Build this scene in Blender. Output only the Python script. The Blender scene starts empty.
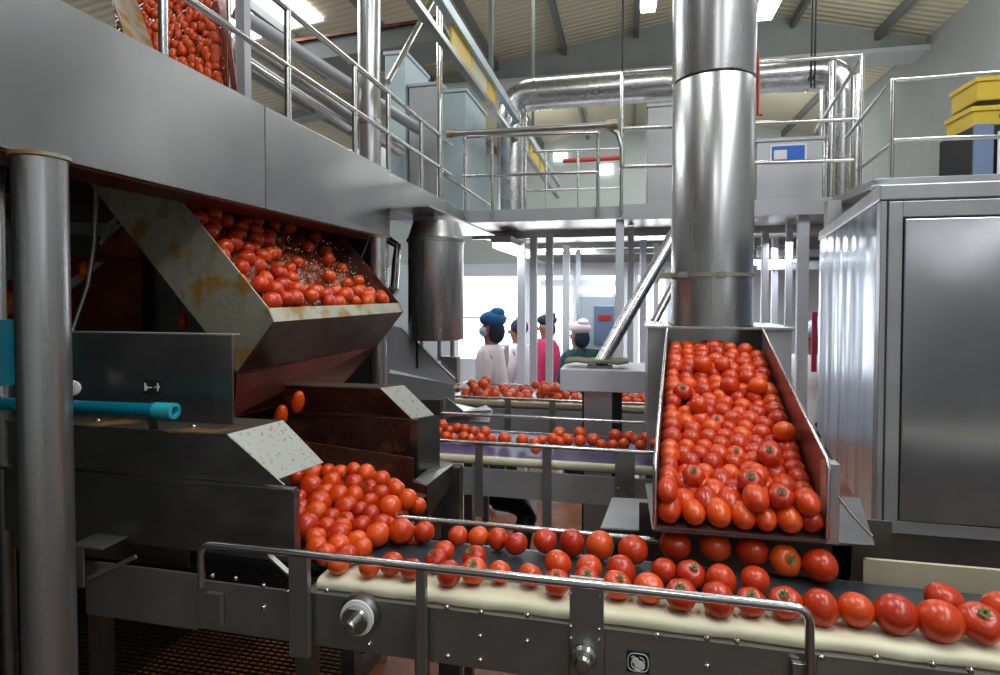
import bpy, bmesh, math, random
import numpy as np
from mathutils import Vector, Matrix, Euler
random.seed(7); rng = np.random.default_rng(7)
PI = math.pi
C = bpy.context.scene.collection
# ------------------------------------------------------------------ camera
F = 580.0; PSI = math.atan(129 / 580); PIT = math.radians(1.5); H = 1.9
_c, _s = math.cos(PSI), math.sin(PSI)
RIGHT = Vector((_c, _s, 0)); FWD = Vector((-_s * math.cos(PIT), _c * math.cos(PIT), -math.sin(PIT)))
UP = RIGHT.cross(FWD); SH = 43.5 - F * math.tan(PIT)
cam = bpy.data.cameras.new('camera'); co = bpy.data.objects.new('camera', cam); C.objects.link(co)
co.location = (0, 0, H)
m = Matrix((RIGHT, UP, -FWD)).transposed().to_4x4(); co.rotation_euler = m.to_euler()
cam.sensor_width = 36; cam.lens = F / 1000 * 36; cam.shift_y = -SH / 1000; cam.clip_start = .02; cam.clip_end = 200
bpy.context.scene.camera = co
EYE = Vector((0, 0, H))
def ray(px, py): return FWD + RIGHT * ((px - 500) / F) + UP * ((337.5 - py - SH) / F)
def atY(px, py, Y): d = ray(px, py); return EYE + d * (Y / d.y)      # photo measurement -> point at distance Y down the hall
def atX(px, py, X): d = ray(px, py); return EYE + d * (X / d.x)
def atZ(px, py, Z): d = ray(px, py); return EYE + d * ((Z - H) / d.z)
def depth(p): return (p - EYE).dot(FWD)

# ------------------------------------------------------------------ materials
def mat(name, col, rough=.5, metal=0, spec=.5, emit=None, es=1, var=None, vscale=8, bump=0, bscale=30, stretch=(1, 1, 1), rvar=0, coat=0, trans=0, alpha=1, stain=None, stain_scale=6, stain_pos=.55, sss=0):
    mt = bpy.data.materials.new(name); mt.use_nodes = True
    nt = mt.node_tree; N = nt.nodes; L = nt.links
    b = N['Principled BSDF']
    b.inputs['Base Color'].default_value = (*col, 1); b.inputs['Roughness'].default_value = rough
    b.inputs['Metallic'].default_value = metal; b.inputs['Specular IOR Level'].default_value = spec
    b.inputs['Coat Weight'].default_value = coat; b.inputs['Coat Roughness'].default_value = .12
    if trans: b.inputs['Transmission Weight'].default_value = trans
    if sss:
        b.inputs['Subsurface Weight'].default_value = sss; b.inputs['Subsurface Radius'].default_value = (.02, .004, .002); b.inputs['Subsurface Scale'].default_value = .5
    if emit: b.inputs['Emission Color'].default_value = (*emit, 1); b.inputs['Emission Strength'].default_value = es
    tc = N.new('ShaderNodeTexCoord'); mp = N.new('ShaderNodeMapping'); L.new(tc.outputs['Object'], mp.inputs['Vector'])
    mp.inputs['Scale'].default_value = stretch
    def noise(sc, det=4):
        n = N.new('ShaderNodeTexNoise'); n.inputs['Scale'].default_value = sc; n.inputs['Detail'].default_value = det; L.new(mp.outputs['Vector'], n.inputs['Vector']); return n
    colout = None
    if var:
        n = noise(vscale); r = N.new('ShaderNodeMix'); r.data_type = 'RGBA'
        r.inputs['A'].default_value = (*col, 1); r.inputs['B'].default_value = (*var, 1)
        rp = N.new('ShaderNodeMapRange'); rp.inputs['From Min'].default_value = .35; rp.inputs['From Max'].default_value = .65
        L.new(n.outputs['Fac'], rp.inputs['Value']); L.new(rp.outputs['Result'], r.inputs['Factor']); colout = r.outputs['Result']
    if stain:
        n = noise(stain_scale, 8); rp = N.new('ShaderNodeMapRange'); rp.inputs['From Min'].default_value = stain_pos; rp.inputs['From Max'].default_value = stain_pos + .1
        r = N.new('ShaderNodeMix'); r.data_type = 'RGBA'; r.inputs['A'].default_value = (*col, 1); r.inputs['B'].default_value = (*stain, 1)
        if colout: L.new(colout, r.inputs['A'])
        L.new(n.outputs['Fac'], rp.inputs['Value']); L.new(rp.outputs['Result'], r.inputs['Factor']); colout = r.outputs['Result']
        if metal:
            mm = N.new('ShaderNodeMath'); mm.operation = 'MULTIPLY_ADD'; mm.inputs[1].default_value = -metal * .8; mm.inputs[2].default_value = metal
            L.new(rp.outputs['Result'], mm.inputs[0]); L.new(mm.outputs[0], b.inputs['Metallic'])
    if colout: L.new(colout, b.inputs['Base Color'])
    if rvar:
        n = noise(vscale * 1.7, 5); rp = N.new('ShaderNodeMapRange'); rp.inputs['To Min'].default_value = max(rough - rvar, .03); rp.inputs['To Max'].default_value = rough + rvar
        L.new(n.outputs['Fac'], rp.inputs['Value']); L.new(rp.outputs['Result'], b.inputs['Roughness'])
    if bump:
        n = noise(bscale, 3 if bscale > 6 else .5); bp = N.new('ShaderNodeBump'); bp.inputs['Strength'].default_value = bump; bp.inputs['Distance'].default_value = .02
        L.new(n.outputs['Fac'], bp.inputs['Height']); L.new(bp.outputs['Normal'], b.inputs['Normal'])
    return mt
M = {}
M['steel'] = mat('brushed_steel', (.52, .52, .54), .36, .65, var=(.42, .42, .43), vscale=5, rvar=.08, bump=.12, bscale=2.2, stretch=(1, 1, 1))
M['steel_panel'] = mat('panel_steel', (.37, .365, .365), .3, 1, var=(.31, .31, .315), vscale=3, rvar=.06, bump=.45, bscale=1.6)
M['steel_door'] = mat('door_steel', (.58, .57, .61), .17, .9, var=(.44, .43, .46), vscale=2.5, rvar=.05, bump=.9, bscale=2.0)
M['steel_pipe'] = mat('pipe_steel', (.56, .555, .56), .27, 1, var=(.48, .47, .48), vscale=6, rvar=.05)
M['side_reflect_steel'] = mat('blue_reflection_steel', (.20, .26, .33), .22, 1, var=(.10, .11, .15), vscale=1.2, rvar=.05, bump=.9, bscale=2.5, stretch=(1, 2.5, .35))  # blue tint and darker bands paint reflections into the cabinet side
M['steel_tube'] = mat('tube_steel', (.62, .61, .60), .2, 1, rvar=.05, vscale=9, bump=.05, bscale=14)
M['steel_silo'] = mat('silo_steel', (.56, .555, .56), .28, .92, var=(.48, .47, .48), vscale=6, rvar=.06, bump=.10, bscale=7, stretch=(1, 1, .08))
M['steel_dark'] = mat('worn_steel', (.26, .255, .25), .38, 1, var=(.19, .185, .18), vscale=7, rvar=.1, bump=.2, bscale=5)
M['steel_frame'] = mat('frame_steel', (.42, .415, .40), .36, .9, var=(.33, .325, .31), vscale=6, rvar=.1, bump=.15, bscale=6)
M['steel_stained'] = mat('juice_stained_steel', (.46, .44, .34), .45, .55, var=(.36, .34, .26), vscale=5, stain=(.30, .16, .03), stain_scale=9, stain_pos=.52, bump=.1)
M['steel_brown'] = mat('brown_stained_steel', (.15, .13, .11), .42, .7, var=(.11, .09, .07), vscale=5, stain=(.26, .12, .03), stain_scale=6, stain_pos=.58)
M['steel_flap'] = mat('speckled_flap_steel', (.40, .41, .38), .5, .3, stain=(.34, .20, .05), stain_scale=110, stain_pos=.57, bump=.05)
M['steel_rusty'] = mat('red_stained_steel', (.16, .085, .065), .42, .7, var=(.10, .03, .02), vscale=4, stain=(.16, .045, .02), stain_scale=9, stain_pos=.56, bump=.2)
M['steel_maroon'] = mat('tomato_washed_steel', (.22, .05, .035), .38, .6, var=(.12, .03, .02), vscale=4, bump=.2)
M['black'] = mat('black_rubber', (.012, .012, .013), .55)
M['belt'] = mat('dark_belt_rubber', (.022, .026, .030), .38, var=(.035, .04, .045), vscale=20, bump=.1)
M['belt_blue'] = mat('violet_blue_belt', (.06, .05, .13), .4)
M['cream'] = mat('cream_belt_edge', (.72, .68, .50), .42, var=(.66, .60, .42), vscale=12, bump=.15, bscale=9)
M['cream_board'] = mat('cream_board', (.50, .46, .33), .55, var=(.43, .38, .25), vscale=6)
M['teal'] = mat('teal_paint', (.0, .16, .23), .32, var=(.0, .13, .19), vscale=10, coat=.3)
M['teal_light'] = mat('teal_plastic', (.02, .35, .42), .3, coat=.3)
M['white'] = mat('white_plastic', (.8, .8, .78), .4)
M['floor'] = mat('wet_tile_floor', (.36, .125, .05), .42, var=(.16, .055, .025), vscale=3, rvar=.12, bump=.25, bscale=12)
M['floor_dark'] = mat('dark_wet_floor', (.05, .035, .028), .25, var=(.09, .04, .025), vscale=2, rvar=.1, bump=.2, bscale=12)
M['grate'] = mat('dark_grating', (.04, .04, .045), .4, .8)
M['wall'] = mat('grey_plaster', (.30, .31, .30), .85, var=(.26, .27, .26), vscale=1.2, bump=.1)
M['post_paint'] = mat('pale_post_paint', (.62, .64, .70), .45)
M['wall_pale'] = mat('pale_grey_wall', (.50, .54, .52), .85)
M['wall_dark'] = mat('dark_blocker_sheet', (.05, .05, .05), .6)
M['wall_blue'] = mat('pale_blue_wall', (.62, .68, .75), .8)
M['concrete'] = mat('grey_girder', (.33, .35, .34), .8, var=(.28, .30, .30), vscale=1.5)
M['purlin'] = mat('dark_purlin', (.16, .17, .16), .6, .2)
M['panel_blue'] = mat('pale_blue_panel', (.50, .60, .64), .45, .2, var=(.44, .54, .58), vscale=3)
M['panel_grey'] = mat('light_grey_panel', (.46, .46, .48), .45, .4, var=(.40, .40, .42), vscale=2)
M['yellow'] = mat('yellow_plastic', (.75, .52, .04), .5)
M['pale_yellow'] = mat('pale_cream_panel', (.62, .58, .38), .6)
M['red'] = mat('red_paint', (.45, .03, .02), .45)
M['blue'] = mat('label_blue', (.01, .12, .60), .4)
M['blue_grey'] = mat('blue_grey_paint', (.20, .27, .42), .4, .3)
M['glow'] = mat('daylight_glass', (.9, .9, .9), .5, emit=(.93, .97, 1), es=2.6)
M['lamp'] = mat('lamp_tube', (.9, .9, .9), .5, emit=(.95, 1, 1), es=14)
M['sky'] = mat('skylight_sheet', (.9, .9, .9), .5, emit=(.93, .97, 1), es=8)
M['lamp_body'] = mat('lamp_housing', (.55, .56, .56), .5)
M['water'] = mat('red_brown_wash_water', (.16, .028, .008), .10, spec=.7, var=(.28, .05, .01), vscale=9, bump=1, bscale=22)
M['skin'] = mat('skin', (.30, .16, .10), .55)
M['coat'] = mat('white_coat', (.80, .74, .76), .8, var=(.72, .62, .65), vscale=5, bump=.5, bscale=6)
M['cap'] = mat('blue_cap', (.03, .16, .40), .8)
M['mask'] = mat('pale_mask', (.55, .72, .80), .8)
M['navy'] = mat('navy_cloth', (.015, .02, .05), .8)
M['dgreen'] = mat('dark_green_cloth', (.01, .05, .05), .85)
M['pink'] = mat('pink_cloth', (.60, .03, .12), .8)
M['green'] = mat('tomato_stem_green', (.06, .13, .02), .6)
M['foam'] = mat('white_foam_water', (.7, .7, .62), .3)
M['olive'] = mat('olive_rag', (.20, .20, .13), .9)
# roof sheet: ridges across
def roofmat():
    mt = bpy.data.materials.new('corrugated_roof_sheet'); mt.use_nodes = True; nt = mt.node_tree; N = nt.nodes; L = nt.links; b = N['Principled BSDF']
    tc = N.new('ShaderNodeTexCoord'); w = N.new('ShaderNodeTexWave'); w.bands_direction = 'Y'; w.inputs['Scale'].default_value = 2.6; w.inputs['Distortion'].default_value = .3
    L.new(tc.outputs['Object'], w.inputs['Vector']); r = N.new('ShaderNodeMix'); r.data_type = 'RGBA'
    r.inputs['A'].default_value = (.52, .46, .33, 1); r.inputs['B'].default_value = (.60, .53, .38, 1); L.new(w.outputs['Fac'], r.inputs['Factor']); L.new(r.outputs['Result'], b.inputs['Base Color'])
    bp = N.new('ShaderNodeBump'); bp.inputs['Strength'].default_value = .35; bp.inputs['Distance'].default_value = .05; L.new(w.outputs['Fac'], bp.inputs['Height']); L.new(bp.outputs['Normal'], b.inputs['Normal'])
    b.inputs['Roughness'].default_value = .7; return mt
M['roof'] = roofmat()
def tommat():
    mt = bpy.data.materials.new('tomato_skin'); mt.use_nodes = True; nt = mt.node_tree; N = nt.nodes; L = nt.links; b = N['Principled BSDF']
    oi = N.new('ShaderNodeObjectInfo'); r = N.new('ShaderNodeValToRGB')
    r.color_ramp.elements[0].color = (.42, .014, .002, 1); r.color_ramp.elements[1].color = (.72, .090, .006, 1)
    e = r.color_ramp.elements.new(.5); e.color = (.58, .040, .003, 1)
    L.new(oi.outputs['Random'], r.inputs['Fac'])
    tc = N.new('ShaderNodeTexCoord'); n = N.new('ShaderNodeTexNoise'); n.inputs['Scale'].default_value = 18; L.new(tc.outputs['Object'], n.inputs['Vector'])
    mx = N.new('ShaderNodeMix'); mx.data_type = 'RGBA'; mx.inputs['B'].default_value = (.72, .13, .012, 1); rp = N.new('ShaderNodeMapRange'); rp.inputs['From Min'].default_value = .5; rp.inputs['From Max'].default_value = .8; rp.inputs['To Max'].default_value = .6
    L.new(n.outputs['Fac'], rp.inputs['Value']); L.new(rp.outputs['Result'], mx.inputs['Factor']); L.new(r.outputs['Color'], mx.inputs['A']); L.new(mx.outputs['Result'], b.inputs['Base Color'])
    b.inputs['Roughness'].default_value = .30; b.inputs['Coat Weight'].default_value = .15; b.inputs['Coat Roughness'].default_value = .05; b.inputs['Subsurface Weight'].default_value = .12; b.inputs['Subsurface Radius'].default_value = (1, .2, .1); b.inputs['Subsurface Scale'].default_value = .01
    return mt
M['tomato'] = tommat()

# ------------------------------------------------------------------ mesh helpers
class MB:
    def __init__(s): s.v = []; s.f = []; s.sm = []
    def add(s, vs, fs, smooth=False):
        o = len(s.v); s.v += [Vector(v) for v in vs]
        for f in fs: s.f.append([i + o for i in f]); s.sm.append(smooth)
        return s
    def box(s, lo, hi):
        (a, b, c), (d, e, f) = lo, hi
        return s.add([(a, b, c), (d, b, c), (d, e, c), (a, e, c), (a, b, f), (d, b, f), (d, e, f), (a, e, f)],
                     [(0, 3, 2, 1), (4, 5, 6, 7), (0, 1, 5, 4), (1, 2, 6, 5), (2, 3, 7, 6), (3, 0, 4, 7)])
    def plate(s, pts, t, d=None):
        pts = [Vector(p) for p in pts]; n = len(pts)
        if d is None:
            d = (pts[1] - pts[0]).cross(pts[2] - pts[0]).normalized()
            if d.dot(pts[0] - EYE) < 0: d = -d
        d = Vector(d).normalized() * t
        return s.add(pts + [p + d for p in pts], [tuple(range(n)), tuple(range(2 * n - 1, n - 1, -1))] + [(i, i + n, (i + 1) % n + n, (i + 1) % n) for i in range(n)])
    def tube(s, path, r, seg=14, cap=True):
        path = [Vector(p) for p in path]; n = len(path); rr = r if isinstance(r, (list, tuple)) else [r] * n
        T = [((path[min(i + 1, n - 1)] - path[max(i - 1, 0)]).normalized()) for i in range(n)]
        u = T[0].orthogonal().normalized(); vs = []
        for i in range(n):
            u = (u - T[i] * u.dot(T[i])).normalized(); w = T[i].cross(u)
            for k in range(seg): a = 2 * PI * k / seg; vs.append(path[i] + (u * math.cos(a) + w * math.sin(a)) * rr[i])
        fs = [(i * seg + k, i * seg + (k + 1) % seg, (i + 1) * seg + (k + 1) % seg, (i + 1) * seg + k) for i in range(n - 1) for k in range(seg)]
        s.add(vs, fs, True)
        if cap: s.add(vs[:seg], [tuple(range(seg - 1, -1, -1))]); s.add(vs[-seg:], [tuple(range(seg))])
        return s
    def bar(s, a, b, w, h=None, up=(0, 0, 1)):
        a, b = Vector(a), Vector(b); h = h or w; t = (b - a).normalized(); up = Vector(up)
        if abs(t.dot(up)) > .98: up = Vector((0, 1, 0))
        x = t.cross(up).normalized() * w / 2; y = x.cross(t).normalized() * h / 2
        vs = [p + q for p in (a, b) for q in (-x - y, x - y, x + y, -x + y)]
        return s.add(vs, [(3, 2, 1, 0), (4, 5, 6, 7), (0, 1, 5, 4), (1, 2, 6, 5), (2, 3, 7, 6), (3, 0, 4, 7)])
    def lathe(s, c, prof, axis=(0, 0, 1), seg=32):
        c = Vector(c); ax = Vector(axis).normalized(); u = ax.orthogonal().normalized(); w = ax.cross(u); vs = []
        pr_ = [(max(r, 1e-5), z) for r, z in prof]; segs = []
        for i in range(len(pr_) - 1):
            a0 = math.atan2(pr_[i + 1][1] - pr_[i][1], pr_[i + 1][0] - pr_[i][0])
            if segs and abs((a0 - segs[-1][1] + PI) % (2 * PI) - PI) < .6: segs[-1][0].append(pr_[i + 1]); segs[-1][1] = a0
            else: segs.append([[pr_[i], pr_[i + 1]], a0])
        for pts, _ in segs:
            vs = []
            for r, z in pts:
                for k in range(seg): a = 2 * PI * k / seg; vs.append(c + ax * z + (u * math.cos(a) + w * math.sin(a)) * r)
            s.add(vs, [(i * seg + k, i * seg + (k + 1) % seg, (i + 1) * seg + (k + 1) % seg, (i + 1) * seg + k) for i in range(len(pts) - 1) for k in range(seg)], True)
        return s
    def build(s, name, mt, parent=None, bevel=0, loc=None, weld=False):
        me = bpy.data.meshes.new(name)
        off = Vector(loc) if loc is not None else Vector((0, 0, 0))
        if parent is not None and loc is None: base = parent['_o'] if '_o' in parent else (0, 0, 0); 
        me.from_pydata([v - off for v in s.v], [], s.f)
        for p, q in zip(me.polygons, s.sm): p.use_smooth = q
        me.materials.append(M[mt] if isinstance(mt, str) else mt); me.update()
        bm = bmesh.new(); bm.from_mesh(me); bmesh.ops.recalc_face_normals(bm, faces=bm.faces); bm.to_mesh(me); bm.free()
        o = bpy.data.objects.new(name, me); C.objects.link(o); o.location = off
        if bevel:
            b = o.modifiers.new('bevel', 'BEVEL'); b.width = bevel; b.segments = 2; b.limit_method = 'ANGLE'; b.harden_normals = False
        if parent is not None:
            o.parent = parent; o.matrix_parent_inverse = Matrix.Identity(4); o.location = off - wloc(parent)
        return o
def wloc(o):
    v = Vector(o.location)
    while o.parent is not None: o = o.parent; v = v + Vector(o.location)
    return v
def centre(s):
    lo = Vector([min(v[i] for v in s.v) for i in range(3)]); hi = Vector([max(v[i] for v in s.v) for i in range(3)]); return Vector(((lo.x + hi.x) / 2, (lo.y + hi.y) / 2, lo.z))
def tag(o, label, cat, group=None, kind=None):
    o['label'] = label; o['category'] = cat
    if group: o['group'] = group
    if kind: o['kind'] = kind
    return o
def thing(name, loc, label, cat, group=None):
    o = bpy.data.objects.new(name, None); o.empty_display_size = .05; C.objects.link(o); o.location = loc; return tag(o, label, cat, group)
def single(name, mb, mt, label, cat, group=None, bevel=0, kind=None):
    return tag(mb.build(name, mt, None, bevel, loc=centre(mb)), label, cat, group, kind)
def part(name, mb, mt, parent, bevel=0, label=None):
    o = mb.build(name, mt, parent, bevel, loc=centre(mb))
    if label: o['label'] = label
    return o
def struct(name, mb, mt, parent=None, bevel=0):
    o = mb.build(name, mt, parent, bevel)
    if parent is None: o['kind'] = 'structure'
    return o
def arc(c, a, b, r, n=8):
    """bend of radius r around corner c coming from a going to b"""
    a, b, c = Vector(a), Vector(b), Vector(c); da = (a - c).normalized(); db = (b - c).normalized(); p0 = c + da * r; p1 = c + db * r
    return [p0 * (1 - t) ** 2 + c * 2 * t * (1 - t) + p1 * t * t for t in [i / n for i in range(n + 1)]]

# ------------------------------------------------------------------ setting
FZ = 0.0; BX = -1.25; MZ = H + .66      # floor, beam plane, walkway level
struct('floor', MB().box((-8, -5, -.1), (6, 15, -.01)), 'floor_dark')
struct('floor', MB().box((-2.4, 1.9, -.01), (3.6, 8.5, 0)), 'floor')
_pa, _pb, _pc, _pd = atY(500, 62, 9), atY(690, 17, 9), atY(757, 20, 9), atY(925, 38, 9)
RXR = (_pb.x + _pc.x) / 2; RSL = (_pb.z - _pa.z) / (_pb.x - _pa.x); RZ0 = _pb.z + RSL * (RXR - _pb.x); RSR = max(.02, (RZ0 - _pd.z) / (_pd.x - RXR))
print('roof', RXR, RSL, RZ0, RSR)
def roofz(x): return RZ0 - (RXR - x) * RSL if x < RXR else RZ0 - (x - RXR) * RSR
for nm, a, b in (('ceiling', -8, RXR), ('ceiling', RXR, 6)):
    mb = MB().plate([(a, -5, roofz(a)), (b, -5, roofz(b)), (b, 15, roofz(b)), (a, 15, roofz(a))], .06, (0, 0, 1)); struct(nm, mb, 'roof')
for i in range(11):
    x = -7.4 + i * 1.07
    struct('trim_%d' % (i + 1), MB().box((x - .03, -5, roofz(x) - .13), (x + .03, 15, roofz(x) - .01)), 'purlin')
WR = atY(925, 100, 9).x; print('WR', WR)
struct('wall_left', MB().box((-8.2, -5, 0), (-8, 15, 6)), 'wall')
struct('wall_right', MB().box((WR, -5, 0), (WR + .2, 15, 7)), 'wall')
struct('wall_front', MB().box((-8, -5.2, 0), (6, -5, 7)), 'wall_pale')
struct('wall_back', MB().box((-8, 14, 0), (6, 14.2, 7)), 'wall_pale')
# deep gable girder over the walkway, with the top following the roof
g = MB(); gy = 9.0; zb = atY(600, 74, gy).z
xl_ = RXR - (RZ0 - zb - .12) / RSL
g.plate([(xl_, gy, zb), (WR, gy, zb), (WR, gy, roofz(WR) + .02), (RXR, gy, RZ0 + .02), (xl_, gy, roofz(xl_) + .02)], .3, (0, 1, 0))
g.plate([(xl_, gy, zb), (xl_, gy, roofz(xl_) + .02), (-7.9, gy, roofz(-7.9) + .02), (-7.9, gy, roofz(-7.9) - .15)], .3, (0, 1, 0))
struct('wall_girder', g, 'concrete')
g = MB(); g.box((xl_, gy - .12, zb - .06), (WR, gy + .42, zb)); struct('trim_15', g, 'lamp_body')
# lower back wall with daylight windows below the mezzanine
LB = 8.6
wx = [tuple(atY(q, 300, LB).x for q in pq) for pq in ((455, 524), (529, 574), (579, 624), (636, 668))]; zt = H + .27; z0 = H - 1.0
lw = MB(); xs = [-7.9] + [v for p in wx for v in p] + [WR]
for i in range(0, len(xs), 2): lw.box((xs[i], LB, 0), (xs[i + 1], LB + .15, MZ - .2))
for a, b in wx: lw.box((a, LB, zt), (b, LB + .15, MZ - .2)); lw.box((a, LB, 0), (b, LB + .15, z0))
struct('wall_rear', lw, 'wall_blue')
for i, (a, b) in enumerate(wx):
    w = struct('window_%d' % (i + 1), MB().box((a, LB + .08, z0), (b, LB + .1, zt)), 'glow')
    fr = MB(); fr.box((a, LB + .03, z0), (a + .04, LB + .08, zt)); fr.box((b - .04, LB + .03, z0), (b, LB + .08, zt)); fr.box((a + .04, LB + .03, z0 + .62), (b - .04, LB + .08, z0 + .65))
    struct('window_frame', fr, 'white', w)
struct('wall_light_blocker', MB().box((-3.7, -2, 0), (-3.6, 6.5, MZ - .02)), 'wall_dark')  # added dark walls that block window light from under the beam
struct('wall_light_blocker', MB().box((-3.6, 4.3, 0), (-1.9, 4.4, MZ - .1)), 'wall_dark')
# windows of the hall: left wall, back wall; added panes on the right wall
k = 5
for (a, b) in ((4.6, 7.4), (9, 13)):
    w = struct('window_%d' % k, MB().box((-7.99, a, 2.7), (-7.95, b, 4.1)), 'glow'); k += 1
    fr = MB(); fr.box((-7.95, a - .05, 2.62), (-7.88, b + .05, 2.7)); fr.box((-7.95, a - .05, 4.1), (-7.88, b + .05, 4.18)); struct('window_frame', fr, 'white', w)
for px, py, w_, h_ in ((560, 155, 12, 8), (606, 169, 13, 8)):
    p = atY(px, py, 13.9); struct('window_%d' % k, MB().box((p.x - .16, 13.93, p.z - .12), (p.x + .16, 13.99, p.z + .12)), 'glow'); k += 1
for (a, b, c_, d_) in ((-4.8, -1.2, 2.5, 2.78), (5.7, 6.5, 3.0, 5.0)):  # unseen glowing panes added for reflections in cabinet door and beam
    w = struct('window_%d' % k, MB().box((WR - .03, a, c_), (WR - .01, b, d_)), 'glow'); k += 1
    struct('window_frame', MB().box((WR - .06, a - .05, c_ - .06), (WR - .01, b + .05, c_)).box((WR - .06, a - .05, d_), (WR - .01, b + .05, d_ + .06)).box((WR - .06, a - .05, c_), (WR - .01, a, d_)).box((WR - .06, b, c_), (WR - .01, b + .05, d_)), 'white', w)
# skylights in the roof
for (x0, x1, y0, y1) in ((-4.9, -3.7, 3.6, 6.6), (2.5, 3.2, -3, 2)):
    s = MB().plate([(x0, y0, roofz(x0) - .03), (x1, y0, roofz(x1) - .03), (x1, y1, roofz(x1) - .03), (x0, y1, roofz(x0) - .03)], .02, (0, 0, 1)); struct('window_%d' % k, s, 'sky'); k += 1

# ------------------------------------------------------------------ ceiling lamps (fluorescent battens) 
def batten(x, y, z, L, label, along='y', power=None, hang=None):
    t = thing('fluorescent_lamp', (x, y, z), label, 'lamp', 'fluorescent lamps')
    d = (.09, L / 2) if along == 'y' else (L / 2, .09)
    part('housing', MB().box((x - d[0], y - d[1], z + .03), (x + d[0], y + d[1], z + .09)), 'lamp_body', t, .004)
    part('diffuser', MB().box((x - d[0] * .85 if along == 'y' else x - d[0] * .97, y - d[1] * .97 if along == 'y' else y - d[1] * .85, z - .015), (x + d[0] * .85 if along == 'y' else x + d[0] * .97, y + d[1] * .97 if along == 'y' else y + d[1] * .85, z + .03)), 'lamp', t, .004)
    if hang:
        c = MB()
        for q in (-.4, .4): c.tube([(x + (q * L if along == 'x' else 0), y + (q * L if along == 'y' else 0), z + .09), (x + (q * L if along == 'x' else 0), y + (q * L if along == 'y' else 0), hang)], .006, 6)
        part('hanger_wire', c, 'purlin', t)
    return t
a1 = atY(648, 12, 6.8); batten(a1.x, a1.y - .6, a1.z, 1.2, 'bright lamp under the roof just left of the silo top', hang=roofz(a1.x) - .2)
a1 = atY(763, 20, 6.4); batten(a1.x, a1.y - .6, a1.z, 1.2, 'bright lamp under the roof just right of the silo top', hang=roofz(a1.x) - .2)
p = atY(517, 252, 5.7); batten(p.x, p.y, p.z, 1.5, 'glowing lamp under the mezzanine above the worker in blue cap', hang=MZ - .12)
p = atY(555, 250, 7.2); batten(p.x, p.y, p.z, 1.0, 'glowing lamp under the mezzanine, second behind the near one', 'x', hang=MZ - .12)
p = atY(776, 263, 6.6); batten(p.x, p.y, p.z, .5, 'glowing lamp seen between the posts right of the silo', 'x', hang=MZ - .12)
for (x, y, en) in ((-.5, 1.3, 40), (1.2, 1.5, 40), (.5, -2.2, 26), (2.2, -3.2, 20), (2.8, 4.2, 18), (-2.0, 3.0, 18)):  # the two behind the camera are unseen fill added for door and silo
    z = min(roofz(x) - .7, H + 2.9)
    L = bpy.data.lights.new('ceiling_light', 'AREA'); L.shape = 'RECTANGLE'; L.size = .3; L.size_y = 1.6; L.energy = en; L.color = (.95, 1, 1)
    o = bpy.data.objects.new('ceiling_light', L); C.objects.link(o); o.location = (x, y, z - .02)
for (x, y, z, sx, sy, e) in ((-4.3, 5.1, roofz(-4.3) - .15, 1.2, 3, 90), (2.85, -.5, roofz(2.85) - .15, .7, 5, 55), (1.0, 11.5, 5.6, 3, 2, 90), (0.0, 6.5, 5.2, 3, 1.5, 60)):  # skylight glow; the rear-bay light is added, with no skylight above it
    L = bpy.data.lights.new('skylight_and_fill', 'AREA'); L.shape = 'RECTANGLE'; L.size = sx; L.size_y = sy; L.energy = e; L.color = (.92, .97, 1)
    o = bpy.data.objects.new('skylight_and_fill', L); C.objects.link(o); o.location = (x, y, z)
for (x, y, en) in ((.2, 3.2, 24), (-2.0, -.5, 10), (2.6, 1.0, 12), (2.6, 7.2, 26), (-1.5, 11.5, 40), (2.5, 11.5, 40)):  # unseen point lights added to brighten the roof and rear bay
    L = bpy.data.lights.new('fill_point_light', 'POINT'); L.shadow_soft_size = .18; L.energy = en; L.color = (.96, 1, .98)
    o = bpy.data.objects.new('fill_point_light', L); C.objects.link(o); o.location = (x, y, H + 3.1 if y < 9 else H + 2.6)
for (x, y, en) in ((-.2, 5.9, 13), (1.2, 5.4, 13), (.4, 7.4, 26), (-1.0, 7.4, 26), (-1.8, 5.6, 9)):
    L = bpy.data.lights.new('under_deck_lamp', 'AREA'); L.shape = 'RECTANGLE'; L.size = .15; L.size_y = 1.2; L.energy = en; L.color = (.9, .96, 1)
    o = bpy.data.objects.new('under_deck_lamp', L); C.objects.link(o); o.location = (x, y, MZ - .25)
# daylight entering through the rear windows and lamps under mezzanine
for (a, b) in wx:
    L = bpy.data.lights.new('window_daylight', 'AREA'); L.shape = 'RECTANGLE'; L.size = b - a; L.size_y = zt - z0; L.energy = 9; L.color = (.93, .97, 1)
    o = bpy.data.objects.new('window_daylight', L); C.objects.link(o); o.location = ((a + b) / 2, LB - .02, (zt + z0) / 2); o.rotation_euler = (-PI / 2, 0, 0)
W = bpy.data.worlds.new('world'); bpy.context.scene.world = W; W.use_nodes = True; W.node_tree.nodes['Background'].inputs[0].default_value = (.6, .7, .8, 1); W.node_tree.nodes['Background'].inputs[1].default_value = .3
vs = bpy.context.scene.view_settings; vs.view_transform = 'Standard'; vs.look = 'None'; vs.gamma = 1; vs.exposure = -0.12; vs.use_curve_mapping = False

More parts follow.
